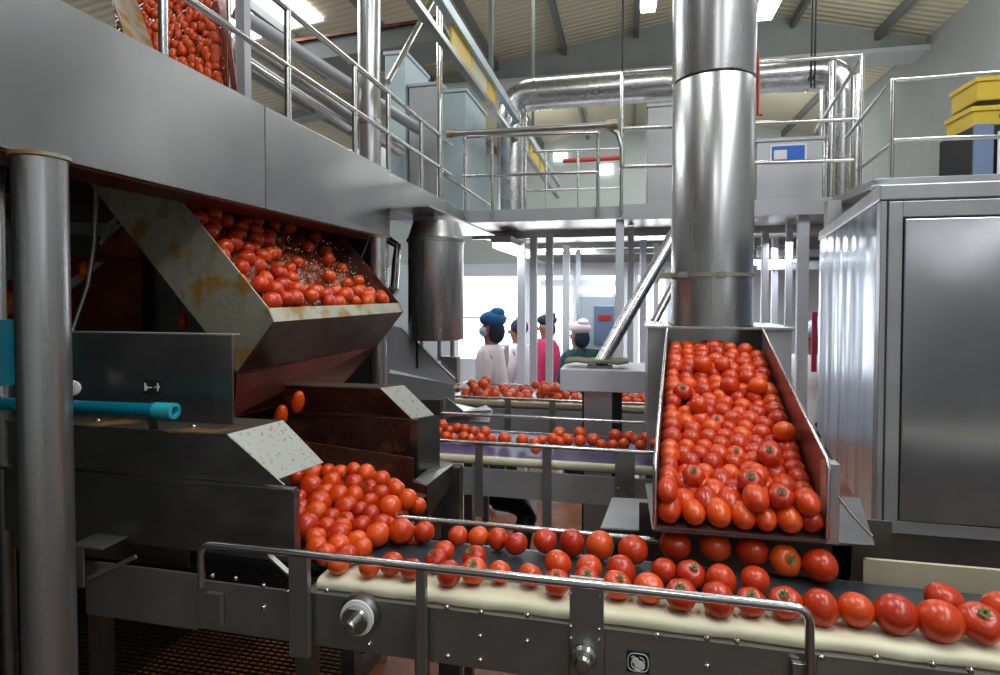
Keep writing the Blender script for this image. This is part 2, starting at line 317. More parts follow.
# ------------------------------------------------------------------ walkway beam on the left
BT, BB = H + .66, H + .299
t = thing('walkway_beam', (BX, .5, BB), 'long grey steel side of the raised walkway running from upper left', 'walkway')
ys = atX(265, 120, BX).y; y2 = atX(390, 200, BX).y; y3 = 4.45
for a, b in ((-.6, ys - .002), (ys + .002, y2)):
    part('fascia_panel', MB().box((BX - .012, a, BB), (BX, b, BT)), 'steel_panel', t, .003)
part('fascia_panel', MB().box((BX - .03, y2, BT - .19), (BX - .018, y3, BT)), 'steel_panel', t, .003)
part('bottom_flange', MB().box((BX - .16, -.6, BB - .004), (BX - .012, y2, BB + .006)), 'steel_maroon', t)
part('bottom_flange', MB().box((BX - .03, y2, BT - .2), (BX + .22, y3, BT - .19)), 'steel', t)
part('end_plate', MB().box((BX - .9, y2 - .01, BB + .02), (BX - .012, y2, BT)), 'steel_dark', t)
part('walkway_deck', MB().box((-3.65, -.6, BT - .06), (BX - .03, 1.45, BT - .02)), 'steel_dark', t)
part('walkway_deck', MB().box((-3.65, 1.45, BT - .06), (BX - .03, y3, BT - .02)), 'steel_dark', t)
# handrail on it
RX = BX - .03
t = thing('handrail', (RX, 1, BT), 'steel handrail with two bars along top of the left walkway beam', 'railing', 'handrails')
zt1 = atX(288, 11, RX).z; zm1 = atX(288, 66, RX).z
yend = atX(451, 138, RX).y
part('top_rail', MB().tube([(RX, -.5, zt1), (RX, yend, zt1 + .01)], .014), 'steel_tube', t)
part('middle_rail', MB().tube([(RX, -.5, zm1), (RX, yend, zm1)], .012), 'steel_tube', t)
for px in (163, 288, 354.5, 388, 421):
    y = atX(px, 100, RX).y
    if px == 163: y = atX(163, 20, RX).y
    part('post', MB().tube([(RX, y, BT - .02), (RX, y, zt1)], .013), 'steel_tube', t)
# poles carrying the beam
for (px, y0, r, lb) in ((40, 1.0, .049, 'thick shiny steel pole standing closest to camera at the left'), (378, 2.76, .042, 'steel pole under the far end of the walkway beam beside tipping bin')):
    p = atY(px, 240 if px > 100 else 160, y0)
    t = thing('support_pole', (p.x, y0, 0), lb, 'pole', 'poles under the walkway beam')
    top = BB - .004 if px < 100 else BB - .004
    part('pole', MB().tube([(p.x, y0, 0), (p.x + .0, y0, top - .006)], r, 40), 'steel_silo', t)
    part('weld_collar', MB().lathe((p.x, y0, top - .01), [(r, 0), (r + .006, .002), (r + .006, .01), (r, .01)]), 'steel_stained', t)
# upright column and brace on the far end of beam, tall duct behind it
p = atX(440, 190, RX); t = thing('tall_post', (RX, p.y, BT), 'thin tall steel post rising to the roof at the end of left handrail', 'post')
part('post', MB().tube([(RX, p.y, BT - .02), (RX, p.y, 5.0)], .02), 'steel_tube', t)
q = atX(388, 82, RX); q2 = atX(440, -14, RX); part('brace', MB().tube([q, q2], .018), 'steel_tube', t)
p = atY(370, 150, 3.7)
t = thing('steel_duct', (p.x, 3.7, BT), 'wide vertical round duct behind the left handrail', 'duct')
part('duct_pipe', MB().tube([(p.x, 3.7, BT - .04), (p.x, 3.7, 5.2)], .075, 32), 'steel_silo', t)
part('duct_band', MB().lathe((p.x, 3.7, 3.05), [(.077, 0), (.081, 0), (.081, .03), (.077, .03)]), 'steel_tube', t)

# ------------------------------------------------------------------ tomato prototypes
def tomato_mesh(name, flat=.9, lobes=0, amp=0., stretch=1, dim=.12, seg=28, rings=18):
    me = bpy.data.meshes.new(name); vs = []; fs = []
    for i in range(rings + 1):
        th = PI * i / rings
        for k_ in range(seg):
            ph = 2 * PI * k_ / seg
            r = 1 + amp * math.cos(lobes * ph) * math.sin(th) ** .7 if lobes else 1
            x = math.sin(th) * math.cos(ph) * r; y = math.sin(th) * math.sin(ph) * r; z = math.cos(th) * flat * stretch
            z -= dim * math.exp(-(math.sin(th) / .33) ** 2) * (1 if th < PI / 2 else -.35)
            vs.append((x, y, z))
    for i in range(rings):
        for k_ in range(seg): fs.append((i * seg + k_, (i + 1) * seg + k_, (i + 1) * seg + (k_ + 1) % seg, i * seg + (k_ + 1) % seg))
    me.from_pydata(vs, [], fs); me.validate()
    bm = bmesh.new(); bm.from_mesh(me); bmesh.ops.remove_doubles(bm, verts=bm.verts, dist=1e-4); bmesh.ops.recalc_face_normals(bm, faces=bm.faces)
    for f in bm.faces: f.smooth = True
    bm.to_mesh(me); bm.free(); me.materials.append(M['tomato']); return me
def calyx_mesh():
    mb = MB(); n = 6
    for i in range(n):
        a = 2 * PI * i / n + random.uniform(-.2, .2); L_ = random.uniform(.34, .48); d = Vector((math.cos(a), math.sin(a), 0)); e = Vector((-d.y, d.x, 0))
        z0_ = .80
        pts = [Vector((0, 0, z0_ + .02)) + e * .06, d * L_ * .5 + e * .075 + Vector((0, 0, z0_ + .06)), d * L_ + Vector((0, 0, z0_ + .13)), d * L_ * .5 - e * .075 + Vector((0, 0, z0_ + .06)), Vector((0, 0, z0_ + .02)) - e * .06]
        mb.add(pts + [p_ + Vector((0, 0, -.02)) for p_ in pts], [(0, 1, 2, 3, 4), (9, 8, 7, 6, 5), (0, 5, 6, 1), (1, 6, 7, 2), (2, 7, 8, 3), (3, 8, 9, 4)])
    mb.tube([(0, 0, z0_ - .02), (.02, .02, z0_ + .12), (.06, .03, z0_ + .2)], [.07, .055, .05], 7)
    me = bpy.data.meshes.new('calyx'); me.from_pydata([tuple(v) for v in mb.v], [], mb.f); me.materials.append(M['green']); return me
TM = [tomato_mesh('round_tomato', .90), tomato_mesh('round_tomato_b', .96, 3, .02), tomato_mesh('plum_tomato', 1, 3, .02, 1.22, .06), tomato_mesh('ribbed_tomato', .80, 6, .035, 1, .2), tomato_mesh('oval_tomato', 1, 4, .012, 1.1, .08)]
CAL = calyx_mesh()
tprot = {}
for i_, me_ in enumerate(TM):
    for st in (0, 1): tprot[(i_, st)] = None
specs = []
def tomato(pos, r, kind=0, stem=False, rot=None, label='', group='', scale=(1, 1, 1), hid=False):
    if rot is None: rot = (random.uniform(0, 2 * PI), random.uniform(0, 2 * PI), random.uniform(0, 2 * PI))
    specs.append((Vector(pos), r, kind, stem, rot, label, group, scale, r / max(.3, depth(Vector(pos))) * (.3 if hid else 1) + (1 if stem else 0)))
def build_tomatoes():
    order_ = sorted(specs, key=lambda q: -q[8]); 
    for (pos, r, kind, stem, rot, label, group, scale, _) in order_[:MAXT]:
        key = (kind, int(stem)); src = tprot[key]
        if src is None:
            o = bpy.data.objects.new('tomato', TM[kind]); C.objects.link(o); tprot[key] = o
            if stem: c = bpy.data.objects.new('green_stem', CAL); C.objects.link(c); c.parent = o
        else:
            o = src.copy(); C.objects.link(o)
            for ch in src.children: c = ch.copy(); C.objects.link(c); c.parent = o
        o.location = pos; o.scale = (r * scale[0], r * scale[1], r * scale[2]); o.rotation_euler = rot
        tag(o, label, 'tomato', group)
    mb = MB(); low = [tomato_mesh('low', .92, 0, 0, 1, .1, 14, 9), tomato_mesh('low', 1, 0, 0, 1.2, .05, 14, 9)]
    for (pos, r, kind, stem, rot, label, group, scale, _) in order_[MAXT:]:
        me = low[1 if kind == 2 else 0]; R = Euler(rot).to_matrix()
        mb.add([pos + R @ Vector((v.co.x * r * scale[0], v.co.y * r * scale[1], v.co.z * r * scale[2])) for v in me.vertices], [list(p.vertices) for p in me.polygons], True)
    o = mb.build('small_tomatoes', 'tomato', None); tag(o, 'the smallest and half hidden tomatoes of the upper flume, tipping bin and far belts', 'tomatoes', None, 'stuff')
MAXT = 298
def stemrot(tilt=.6, az=None):
    """stem pointing up and somewhat towards az"""
    az = random.uniform(-2.2, -.9) if az is None else az
    d = Vector((math.cos(az) * math.sin(tilt), math.sin(az) * math.sin(tilt), math.cos(tilt)))
    return (d.to_track_quat('Z', 'Y') @ Euler((0, 0, random.uniform(0, 6))).to_quaternion()).to_euler()
def relax(P, R, it=30, push=.5, fix=None, zmin=None, cons=None):
    P = np.array(P, float); R = np.array(R, float)
    for _ in range(it):
        D = P[:, None] - P[None]; d = np.sqrt((D ** 2).sum(-1)) + np.eye(len(P)) * 9; ov = (R[:, None] + R[None]) * .97 - d
        ov = np.clip(ov, 0, None); mv = (D / d[..., None] * ov[..., None]).sum(1) * push
        if fix is not None: mv[fix] = 0
        P += mv
        if cons: P = cons(P, R)
    return P
ORD = ['first', 'second', 'third', 'fourth', 'fifth', 'sixth', 'seventh', 'eighth', 'ninth', 'tenth', 'eleventh', 'twelfth', 'thirteenth', 'fourteenth', 'fifteenth', 'sixteenth', 'seventeenth', 'eighteenth', 'nineteenth', 'twentieth', 'twenty-first', 'twenty-second', 'twenty-third', 'twenty-fourth', 'twenty-fifth']
def ordw(i, n):
    a, b = i, n - 1 - i
    if a <= b: return 'leftmost' if a == 0 else ORD[a] + ' from the left'
    return 'rightmost' if b == 0 else ORD[b] + ' from the right'

# ------------------------------------------------------------------ nearest conveyor
BZ = H - .64
def bolt(p, parent, r=.006, n=(0, -1, 0)):
    mb = MB().lathe(p, [(0, .006), (r * .6, .006), (r, .003), (r, 0)], n, 10); return part('bolt', mb, 'steel_tube', parent)
t = thing('belt_conveyor', (-.2, 1.3, 0), 'nearest conveyor, dark belt with cream edge carrying loose tomatoes across the foreground', 'conveyor', 'tomato belt conveyors')
X0, X1 = atY(317, 578, 1.17).x, 1.9
FY = 1.155
zbot = atY(430, 662, FY).z
sL = atY(435, 600, FY).x; sM = atY(570, 620, FY).x; sR = atY(604, 620, FY).x; sQ = atY(816, 640, FY).x; s0 = atY(197, 600, FY).x; s00 = atY(85, 590, FY).x
ztop = BZ - .028
for i_, (a, b, lo) in enumerate(((s00, s0, zbot - .005), (s0, sL, zbot), (sL, sM, zbot), (sR, sQ, zbot), (sQ, X1, zbot))):
    part('side_panel', MB().box((a + .001, FY, lo), (b - .001, FY + .006, ztop + (.0 if i_ else .012))), 'steel_frame', t, .0015)
bp = part('joint_plate', MB().box((sM, FY - .012, zbot - .02), (sR, FY - .004, H - .562)), 'steel_frame', t, .0015)
part('top_flange', MB().box((X0 - .02, FY, ztop - .002), (X1, FY + .06, ztop + .002)), 'steel_frame', t)
part('side_panel', MB().box((s0, 1.43, zbot), (X1, 1.436, BZ - .008)), 'steel_frame', t)
e = MB(); n_ = 46
ring = []
for i_ in range(n_ + 1):
    x = X0 + (X1 - X0) * i_ / n_; w = .002 * math.sin(i_ * 1.7) + .001 * math.sin(i_ * 4.1)
    k_ = 1 if i_ else .55
    ring.append([(x, 1.172 + w - 0, BZ - .026), (x, 1.166 + w, BZ - .018 + w * .5), (x, 1.170 + w, BZ - .006), (x, 1.185, BZ - .001), (x, 1.250 - (.03 if i_ == 0 else 0), BZ - .002), (x, 1.250 - (.03 if i_ == 0 else 0), BZ - .024)])
vs_ = [v for r_ in ring for v in r_]
e.add(vs_, [(i_ * 6 + k_, (i_ + 1) * 6 + k_, (i_ + 1) * 6 + (k_ + 1) % 6, i_ * 6 + (k_ + 1) % 6) for i_ in range(n_) for k_ in range(6)] , True)
e.add(vs_[:6], [(0, 1, 2, 3, 4, 5)]); part('belt_edge', e, 'cream', t, label='cream soft belt edge')
part('belt', MB().box((s00, 1.24, BZ - .02), (X1, 1.425, BZ - .006)), 'belt', t, label='dark rubber belt')
# front guard rail
RY = FY - .022; zr = lambda px, py: atY(px, py, RY)
pL = zr(201, 547); pR = zr(806, 603); zrail = (pL.z + pR.z) / 2
path = arc((pL.x, RY, zrail), (pL.x, RY, zrail - .1), (pR.x, RY, zrail), .03) + arc((pR.x + .01, RY, zrail), (pL.x, RY, zrail), (pR.x, RY, zrail - .1), .035)
path = [Vector((pL.x, RY, zrail - .10))] + path + [Vector((pR.x + .01, RY, zbot - .12))]
gr = part('guard_rail', MB().tube(path, .0085, 16), 'steel_tube', t)
for px, wd in ((299, 22), (421, 10)):
    x = zr(px, 600).x; part('rail_bracket', MB().box((x - wd / 2 / 480, RY - .004, zbot - .015), (x + wd / 2 / 480, RY + .012, zrail - .006)), 'steel_frame', t, .001)
xb = zr(299, 600).x; part('rail_brace', MB().bar(atY(268, 554, RY + .004), atY(294, 578, RY + .004), .004, .013, (0, 1, 0)), 'steel_frame', t)
xb = zr(812, 640).x; part('rail_bracket', MB().box((xb - .03, RY + .006, zbot), (xb - .012, RY + .02, ztop - .01)), 'steel_frame', t, .001)
xb = zr(205, 600).x; part('rail_bracket', MB().box((xb - .004, RY + .006, zbot + .02), (xb + .035, RY + .02, ztop - .02)), 'steel_frame', t, .001)
# back guard rail
pa = atY(395, 517, 1.49); pb = atY(650, 540, 1.49); zz = (pa.z + pb.z) / 2
part('guard_rail', MB().tube([(atY(340, 512, 1.49).x, 1.49, zz), (pb.x + .02, 1.49, zz)], .008, 12), 'steel_tube', t)
for px in (435, 560): x = atY(px, 530, 1.495).x; part('rail_bracket', MB().box((x - .015, 1.494, ztop), (x + .015, 1.5, zz)), 'steel_frame', t)
# bearing with white ring, round knob, sticker
c = atY(362, 612, FY)
br = MB().lathe(c, [(.045, 0), (.045, .012), (.038, .02)], (0, -1, 0)); part('bearing_flange', br, 'steel_dark', t)
part('bearing_ring', MB().lathe(c + Vector((0, -.012, 0)), [(.030, 0), (.038, .003), (.038, .014), (.030, .016)], (0, -1, 0)), 'white', t, label='white ring')
part('axle', MB().lathe(c + Vector((0, -.012, 0)), [(.03, 0), (.03, .024), (.027, .028), (.013, .028), (.013, .05), (.010, .053), (0, .053)], (0, -1, 0)), 'steel_tube', t)
c = atY(584, 655, FY - .012); part('round_knob', MB().lathe(c, [(.026, 0), (.026, .012), (.021, .018), (.017, .018), (.017, .032), (.012, .036), (0, .036)], (0, -1, 0)), 'steel_tube', t)
for px, py in ((264, 585), (264, 607), (288, 592), (435 + 12, 607), (448, 656), (481, 612), (480, 636), (480, 660), (527, 615), (527, 641), (657, 635), (707, 638), (737, 641), (707, 666), (821, 657), (876, 657), (932, 664), (970, 670), (369, 644), (327, 590), (213, 575), (236, 578)):
    bolt(atY(px, py, FY), t)
for px, py in ((571, 593), (599, 596), (571, 626), (599, 629), (571, 638), (599, 640)): bolt(atY(px, py, FY - .012), t, .004)
st = atY(638, 662, FY - .001)
s_ = part('sticker', MB().box((st.x - .022, FY - .002, st.z - .022), (st.x + .022, FY - .0002, st.z + .022)), 'black', t, .004, 'black square sticker with a white line drawing')
em = MB(); q0 = Vector((st.x, FY - .003, st.z))
em.tube([q0 + Vector((.0195 * (abs(math.cos(a)) ** .6) * (1 if math.cos(a) > 0 else -1), 0, .018 * (abs(math.sin(a)) ** .6) * (1 if math.sin(a) > 0 else -1))) for a in [2 * PI * i / 24 for i in range(25)]], .0009, 5)
em.lathe(q0 + Vector((.003, .0008, -.006)), [(0, .0012), (.009, .0010), (.0105, 0)], (0, -1, 0), 18); em.lathe(q0 + Vector((-.005, .0008, .003)), [(0, .0012), (.006, .001), (.007, 0)], (0, -1, 0), 14)
em.tube([q0 + Vector((-.0125, 0, 0)), q0 + Vector((-.012, 0, -.008)), q0 + Vector((-.006, 0, -.0145)), q0 + Vector((.004, 0, -.016))], .0012, 5)
em.tube([q0 + Vector((-.013, 0, .009)), q0 + Vector((-.009, 0, .0115)), q0 + Vector((-.006, 0, .0095))], .0012, 5); em.tube([q0 + Vector((.003, 0, .011)), q0 + Vector((.009, 0, .009)), q0 + Vector((.013, 0, .002))], .001, 5)
so = em.build('sticker_emblem', 'white', s_, loc=q0); 
for x in (-1.35, -.75, .1, 1.2): part('leg', MB().bar((x, 1.24, 0), (x, 1.24, zbot + .03), .04, .04), 'steel_dark', t)
for x in (-.75, .1, 1.2): part('leg', MB().bar((x, 1.46, 0), (x, 1.46, zbot + .03), .04, .04), 'steel_dark', t)
# left end bracket of the conveyor
a = atY(82, 542, 1.16); part('end_bracket', MB().box((a.x, 1.13, atY(82, 588, 1.13).z), (a.x + .035, 1.136, a.z)).box((a.x, 1.13, a.z), (a.x + .09, 1.22, a.z + .006)).bar((a.x + .01, 1.14, atY(82, 586, 1.13).z), (a.x + .16, 1.16, a.z - .02), .006, .01), 'steel_frame', t, .001)

FRONT = [(338, 562, 23, 0), (370, 565, 22, 0), (391, 562, 25, 0), (411, 567, 23, 0), (449, 572, 25, 0), (474, 569, 28, 3), (500, 570, 24, 0), (530, 573, 25, 0), (557, 581, 28, 1), (587, 578, 27, 1), (617, 583, 30, 1), (649, 586, 31, 0), (681, 593, 33, 1), (718, 598, 33, 0), (751, 600, 30, 1), (786, 601, 34, 1), (820, 606, 34, 0), (856, 608, 35, 0), (897, 613, 39, 0), (938, 619, 41, 0), (980, 621, 42, 2)]
MID = [(436, 559, 24, 1), (444, 551, 22, 0), (474, 557, 26, 1), (558, 563, 29, 0), (589, 567, 27, 0), (621, 571, 30, 0), (664, 570, 26, 0), (691, 574, 30, 1), (721, 580, 30, 0), (755, 580, 29, 0), (944, 600, 36, 0), (1000, 610, 34, 0)]
BACK = [(400, 531, 24, 0), (388, 528, 18, 0), (424, 534, 22, 0), (458, 538, 21, 0), (479, 539, 22, 0), (497, 541, 21, 0), (516, 546, 25, 0), (545, 543, 25, 0), (572, 545, 26, 0), (600, 548, 30, 4), (633, 552, 31, 0), (675, 547, 32, 0), (715, 549, 32, 0), (752, 554, 33, 0), (785, 563, 32, 5), (820, 568, 34, 0)]
lab = {'f': 'in front row on nearest cream belt edge', 'm': 'in middle row on nearest belt', 'b': 'in back row on nearest belt'}
allp = []
for row, key in ((FRONT, 'f'), (MID, 'm'), (BACK, 'b')):
    row = sorted(row)
    for i_, (px, py, w, s) in enumerate(row):
        z = BZ - (.006 if key != 'f' else .003); r = .03
        py += 3 if key != 'b' else 0
        for _ in range(4): p = atZ(px, py, z + r * .93); r = w * depth(p) / 2 / F * .96
        r = min(max(r, .022), .043)
        allp.append([p, r, s, key, i_, len(row)])
P = relax([a[0] for a in allp], [a[1] for a in allp], 10, .25, cons=lambda P, R: np.column_stack([P[:, 0], P[:, 1], np.maximum(BZ - .004 + R * .93, P[:, 2] * .2 + .8 * (BZ + R * .93))]))
for (p, r, s, key, i_, n_), q in zip(allp, P):
    st_ = s > 0; kd = {0: random.choice([0, 1, 4, 0]), 1: 3, 2: 3, 3: 3, 4: 1, 5: 3}[s]
    rot = stemrot(.55) if st_ else (random.uniform(-.5, .5), random.uniform(-.5, .5), random.uniform(0, 6))
    if s == 4: rot = stemrot(1.45, -.3)
    if s == 5: rot = stemrot(1.1, -1.3)
    if not st_ and random.random() < .5: rot = (PI + random.uniform(-.5, .5), random.uniform(-.5, .5), random.uniform(0, 6))
    if key == 'f' and i_ >= n_ - 3 and not st_: kd = 4; rot = (0, 1.4, random.uniform(-.5, .5))
    tomato(q, r, kd, st_, rot, '%s tomato %s, %s' % ('green-stemmed' if st_ else 'red', lab[key], ordw(i_, n_)), 'loose tomatoes on the nearest conveyor')

# ------------------------------------------------------------------ lower covers and left heap
def cover(Y, near, label, first=True):
    pass
CY = 1.25; zc = H - .335
t = thing('chute_cover', (-1.2, CY, H - .63), 'dark steel cover box with speckled bent flap left of the nearest tomato heap', 'machine cover', 'chute covers with bent flaps')
A = atZ(227, 434, zc); B = atZ(283, 420, zc); D = atZ(273, 481, zc - .118); Cc = B + (D - A)
back = B.y
part('top_sheet', MB().plate([(-2.2, A.y, zc), A, B, (-2.2, back, zc)], .006, (0, 0, -1)), 'steel_brown', t, .001)
part('bent_flap', MB().plate([A, B, Cc, D], .004), 'steel_flap', t, .001, 'pale flap speckled with orange juice stains')
xe = atY(295, 486, A.y).x; zl = atY(295, 487, A.y).z
part('front_panel', MB().plate([(-2.2, A.y + .004, zc - .004), (A.x, A.y + .004, zc - .004), (xe - .03, A.y + .004, zl), (-2.2, A.y + .004, zl)], .005, (0, 1, 0)), 'steel_dark', t, .001)
part('ledge', MB().box((-2.2, A.y - .012, zl - .012), (xe, A.y + .01, zl - .003)), 'steel_dark', t, .001)
part('front_panel', MB().box((-2.2, A.y - .004, H - .625), (xe, A.y + .004, zl - .012)), 'steel_dark', t, .001)
part('lower_panel', MB().box((-2.2, A.y + .012, BZ - .04), (atY(185, 560, A.y).x, A.y + .018, H - .62)), 'steel_dark', t, .001)
part('lower_panel', MB().box((-2.2, A.y + .05, BZ - .05), (xe - .02, A.y + .055, H - .60)), 'black', t)  # black sheet added to darken the gap under the cover
part('end_panel', MB().box((xe - .005, A.y + .004, H - .625), (xe, A.y + .02, zl - .012)), 'steel_dark', t)
for px, py in ((98, 421), (194, 427)):
    bolt(atZ(px, py, zc), t, .008, (0, 0, 1))
# box plate with the sticker behind the cover
PY_ = A.y + .09; z1 = atY(150, 334, PY_).z; xa, xb_ = atY(78, 334, PY_).x, atY(232, 336, PY_).x
t = thing('hopper_guard', (xa, PY_, zc), 'upright steel guard plate with black arrow sticker above the cover box', 'guard plate')
part('plate', MB().box((xa, PY_, zc - .004), (xb_, PY_ + .006, z1)), 'steel_dark', t, .002)
part('plate', MB().box((xa - .5, PY_ + .012, zc - .004), (xa - .004, PY_ + .018, z1)), 'steel_dark', t, .002)
part('top_fold', MB().box((xa - .5, PY_, z1), (xb_, PY_ + .03, z1 + .003)), 'steel', t)
a = atY(153, 387, PY_); s_ = part('sticker', MB().box((a.x - .030, PY_ - .002, a.z - .019), (a.x + .030, PY_ - .0003, a.z + .019)), 'black', t, label='black sticker with white double arrow')
em = MB(); q0 = Vector((a.x, PY_ - .003, a.z))
em.plate([q0 + Vector(v) for v in ((-.024, 0, .012), (-.019, 0, .010), (-.016, 0, .001), (0, 0, .0005), (0, 0, -.002), (-.012, 0, -.003), (-.018, 0, -.010), (-.024, 0, -.010))], .0008, (0, -1, 0))
em.plate([q0 + Vector(v) for v in ((.006, 0, .001), (.016, 0, .002), (.016, 0, .012), (.020, 0, .011), (.021, 0, .005), (.025, 0, .004), (.023, 0, -.002), (.020, 0, -.003), (.019, 0, -.010), (.016, 0, -.010), (.016, 0, -.001), (.006, 0, -.001))], .0008, (0, -1, 0))
em.build('sticker_arrow', 'white', s_, loc=q0)
a = atY(150, 402, PY_); part('pipe_clip', MB().tube([(a.x - .02, PY_ - .002, a.z - .008), (a.x - .012, PY_ - .006, a.z), (a.x + .012, PY_ - .006, a.z), (a.x + .02, PY_ - .002, a.z - .008)], .004, 8), 'black', t)
a = atY(73, 388, PY_ - .06); tt = single('door_wheel', MB().lathe(a, [(0, .004), (.012, .004), (.019, .002), (.020, 0), (.018, -.006)], (0.2, -1, 0)), 'white', 'small white round disc beside the near pole above teal pipe', 'disc')
# teal pipe with valve
TY = A.y - .02
p0 = atY(-40, 402, TY); p1 = atY(172, 411, TY)
t = thing('teal_pipe', (p0.x, TY, p0.z - .02), 'teal painted water pipe crossing behind the near pole, open end right', 'pipe')
part('pipe', MB().tube([p0, p1], .0165, 20), 'teal', t)
part('end_fitting', MB().tube([p1 - Vector((.045, 0, 0)), p1 + Vector((.008, 0, 0))], .0195, 20, cap=False).lathe(p1 + Vector((.008, 0, 0)), [(.0195, 0), (.012, .001), (.011, -.012), (0, -.012)], (1, 0, 0), 20), 'teal_light', t)
a = atY(4, 390, TY + .03); part('valve_body', MB().tube([(a.x, TY + .03, atY(4, 402, TY).z), (a.x, TY + .03, atY(4, 387, TY).z)], .02, 16), 'steel_tube', t)
part('sleeve', MB().tube([(a.x, TY + .03, atY(4, 387, TY).z), (a.x, TY + .03, atY(4, 320, TY).z)], .024, 20), 'teal', t)
part('upright_pipe', MB().tube([(a.x, TY + .03, atY(4, 320, TY).z), (a.x, TY + .03, BB + .1)], .012, 12), 'steel_tube', t)
part('drop_pipe', MB().tube([(a.x, TY + .03, atY(4, 402, TY).z), (a.x, TY + .03, .0)], .018, 12), 'steel_dark', t)
part('pipe_support', MB().bar((p1.x - .06, TY, p1.z - .016), (p1.x - .08, A.y + .01, zc), .02, .004), 'steel_dark', t)

# ---- tipping bin
NY, FYB = 1.63, 2.70
def bn(px, py): return atY(px, py, NY)
def bf(px, py): return atY(px, py, FYB)
def plate3(pts, t_, mt, parent, name, d=None, bev=.0015): return part(name, MB().plate(pts, t_, d), mt, parent, bev)
n1, n2, n3, n4 = bn(268, 308), bn(274, 322), bn(237, 373), bn(98, 186)
slope = (bn(268, 308) - bn(178, 196)).normalized()
up = Vector((-slope.z, 0, slope.x)).normalized()
top_n = n1 - slope * .80
hgt = (n1 - n3).dot(up)
t = thing('tipping_bin', (n3.x, NY, n3.z), 'tilted stained steel bin of tomatoes pouring out below the walkway beam', 'bin')
fl_n = n3 - slope * ((n3 - n1).dot(slope)) * 0
low = [n1, n2, n3, n3 - slope * .84, top_n]
part('side_plate', MB().plate(low, .006, (0, 1, 0)), 'steel_stained', t, .0015, 'pale side plate streaked with yellow stains')
dv = Vector((0, FYB - NY, 0))
zf = bf(405, 317); f2 = Vector((n2.x, FYB, n2.z)); f1 = Vector((n1.x, FYB, n1.z)); f3 = Vector((n3.x, FYB, n3.z))
part('side_plate', MB().plate([f1, f2, f3, f3 - slope * .62, f1 - slope * .75], .006, (0, 1, 0)), 'steel_rusty', t, .0015)
part('lip_flange', MB().plate([n1, f1, f2, n2], .004, (-1, 0, -.2)), 'steel_stained', t, .001, 'pale yellowish front lip')
part('end_plate', MB().plate([n2, f2, f3, n3], .004, (-1, 0, .3)), 'steel_dark', t, .001)
part('bottom_plate', MB().plate([n3 + slope * .0, f3, f3 - slope * .62, n3 - slope * .62], .004, (0, 0, 1)), 'steel_maroon', t, .001)
# lower catching funnel below the bin
u1 = bn(233, 376); u4 = bn(233, 418); fz = bf(336, 392)
t = thing('catch_funnel', (u4.x, NY, u4.z), 'dark red stained funnel under the tipping bin', 'funnel')
part('front_plate', MB().plate([n3 - Vector((0, 0, .004)), f3 - Vector((0, 0, .004)), (fz.x, FYB, fz.z), (u4.x, NY, u4.z)], .004), 'steel_maroon', t)
part('side_plate', MB().plate([n3 - Vector((.0, 0, .004)), u4, u4 - Vector((.5, 0, 0)), n3 - Vector((.45, 0, .004))], .004, (0, 1, 0)), 'steel_maroon', t)
part('weld_seam', MB().tube([u1 + Vector((.03, .2, 0)) * 0 + (n3 + u4) / 2, (f3 + fz) / 2], .003, 6), 'steel_rusty', t)
# bin contents: flowing wash water + tomatoes
surf = -.045
def binp(a, Y, h): q_ = n1 - slope * a + up * h; return Vector((q_.x, Y, q_.z))
wv = MB(); nu, nv = 22, 30
for i_ in range(nu + 1):
    for j_ in range(nv + 1):
        a_ = .004 + .70 * i_ / nu; Y_ = NY + .008 + (FYB - NY - .01) * j_ / nv
        h_ = -.075 + .018 * math.sin(i_ * 1.9 + j_ * .7) + .012 * math.sin(j_ * 2.3 - i_) + random.uniform(-.006, .006) + .04 * max(0, 1 - a_ / .12) - .05 * min(a_, .4)
        wv.v.append(binp(a_, Y_, h_))
wv.f = [[i_ * (nv + 1) + j_, (i_ + 1) * (nv + 1) + j_, (i_ + 1) * (nv + 1) + j_ + 1, i_ * (nv + 1) + j_ + 1] for i_ in range(nu) for j_ in range(nv)]; wv.sm = [True] * len(wv.f)
tag(wv.build('wash_water', 'water', None, loc=binp(.3, 2.1, -.08)), 'red-brown wash water rushing down the tipping bin among tomatoes', 'water', kind='stuff')
bt = []
for _ in range(900):
    a_ = random.uniform(.03, .62); Yn = random.random(); Y_ = NY + .05 + (FYB - NY - .1) * Yn
    dens = 1 if (Yn < .42 or a_ < .10) else .06
    if a_ < .13: dens = 1
    if random.random() > dens: continue
    r = random.uniform(.026, .034); q_ = binp(a_, Y_, -.055 + (.035 if a_ < .1 else 0) - .04 * min(a_, .4) + random.uniform(-.01, .012))
    if all((q_ - b_[0]).length > (r + b_[1]) * .88 for b_ in bt): bt.append((q_, r))
    if len(bt) >= 92: break
for q_, r in bt: tomato(q_, r, random.choice([0, 1, 2, 4]), False, None, 'wet tomato tumbling in the stained tipping bin under the walkway', 'tomatoes in the tipping bin')
# droplets splashing
dm = MB()
for _ in range(170):
    a_ = random.uniform(.05, .5); q_ = binp(a_, random.uniform(NY + .35, FYB - .1), random.uniform(-.04, .05)); r = random.uniform(.0015, .0035)
    dm.lathe(q_, [(0, -r), (r, 0), (0, r)], (0, 0, 1), 5)
tag(dm.build('water_droplets', 'foam', None, loc=binp(.3, 2.1, 0)), 'fine pale water droplets splashing over the tipping bin', 'droplets', kind='stuff')

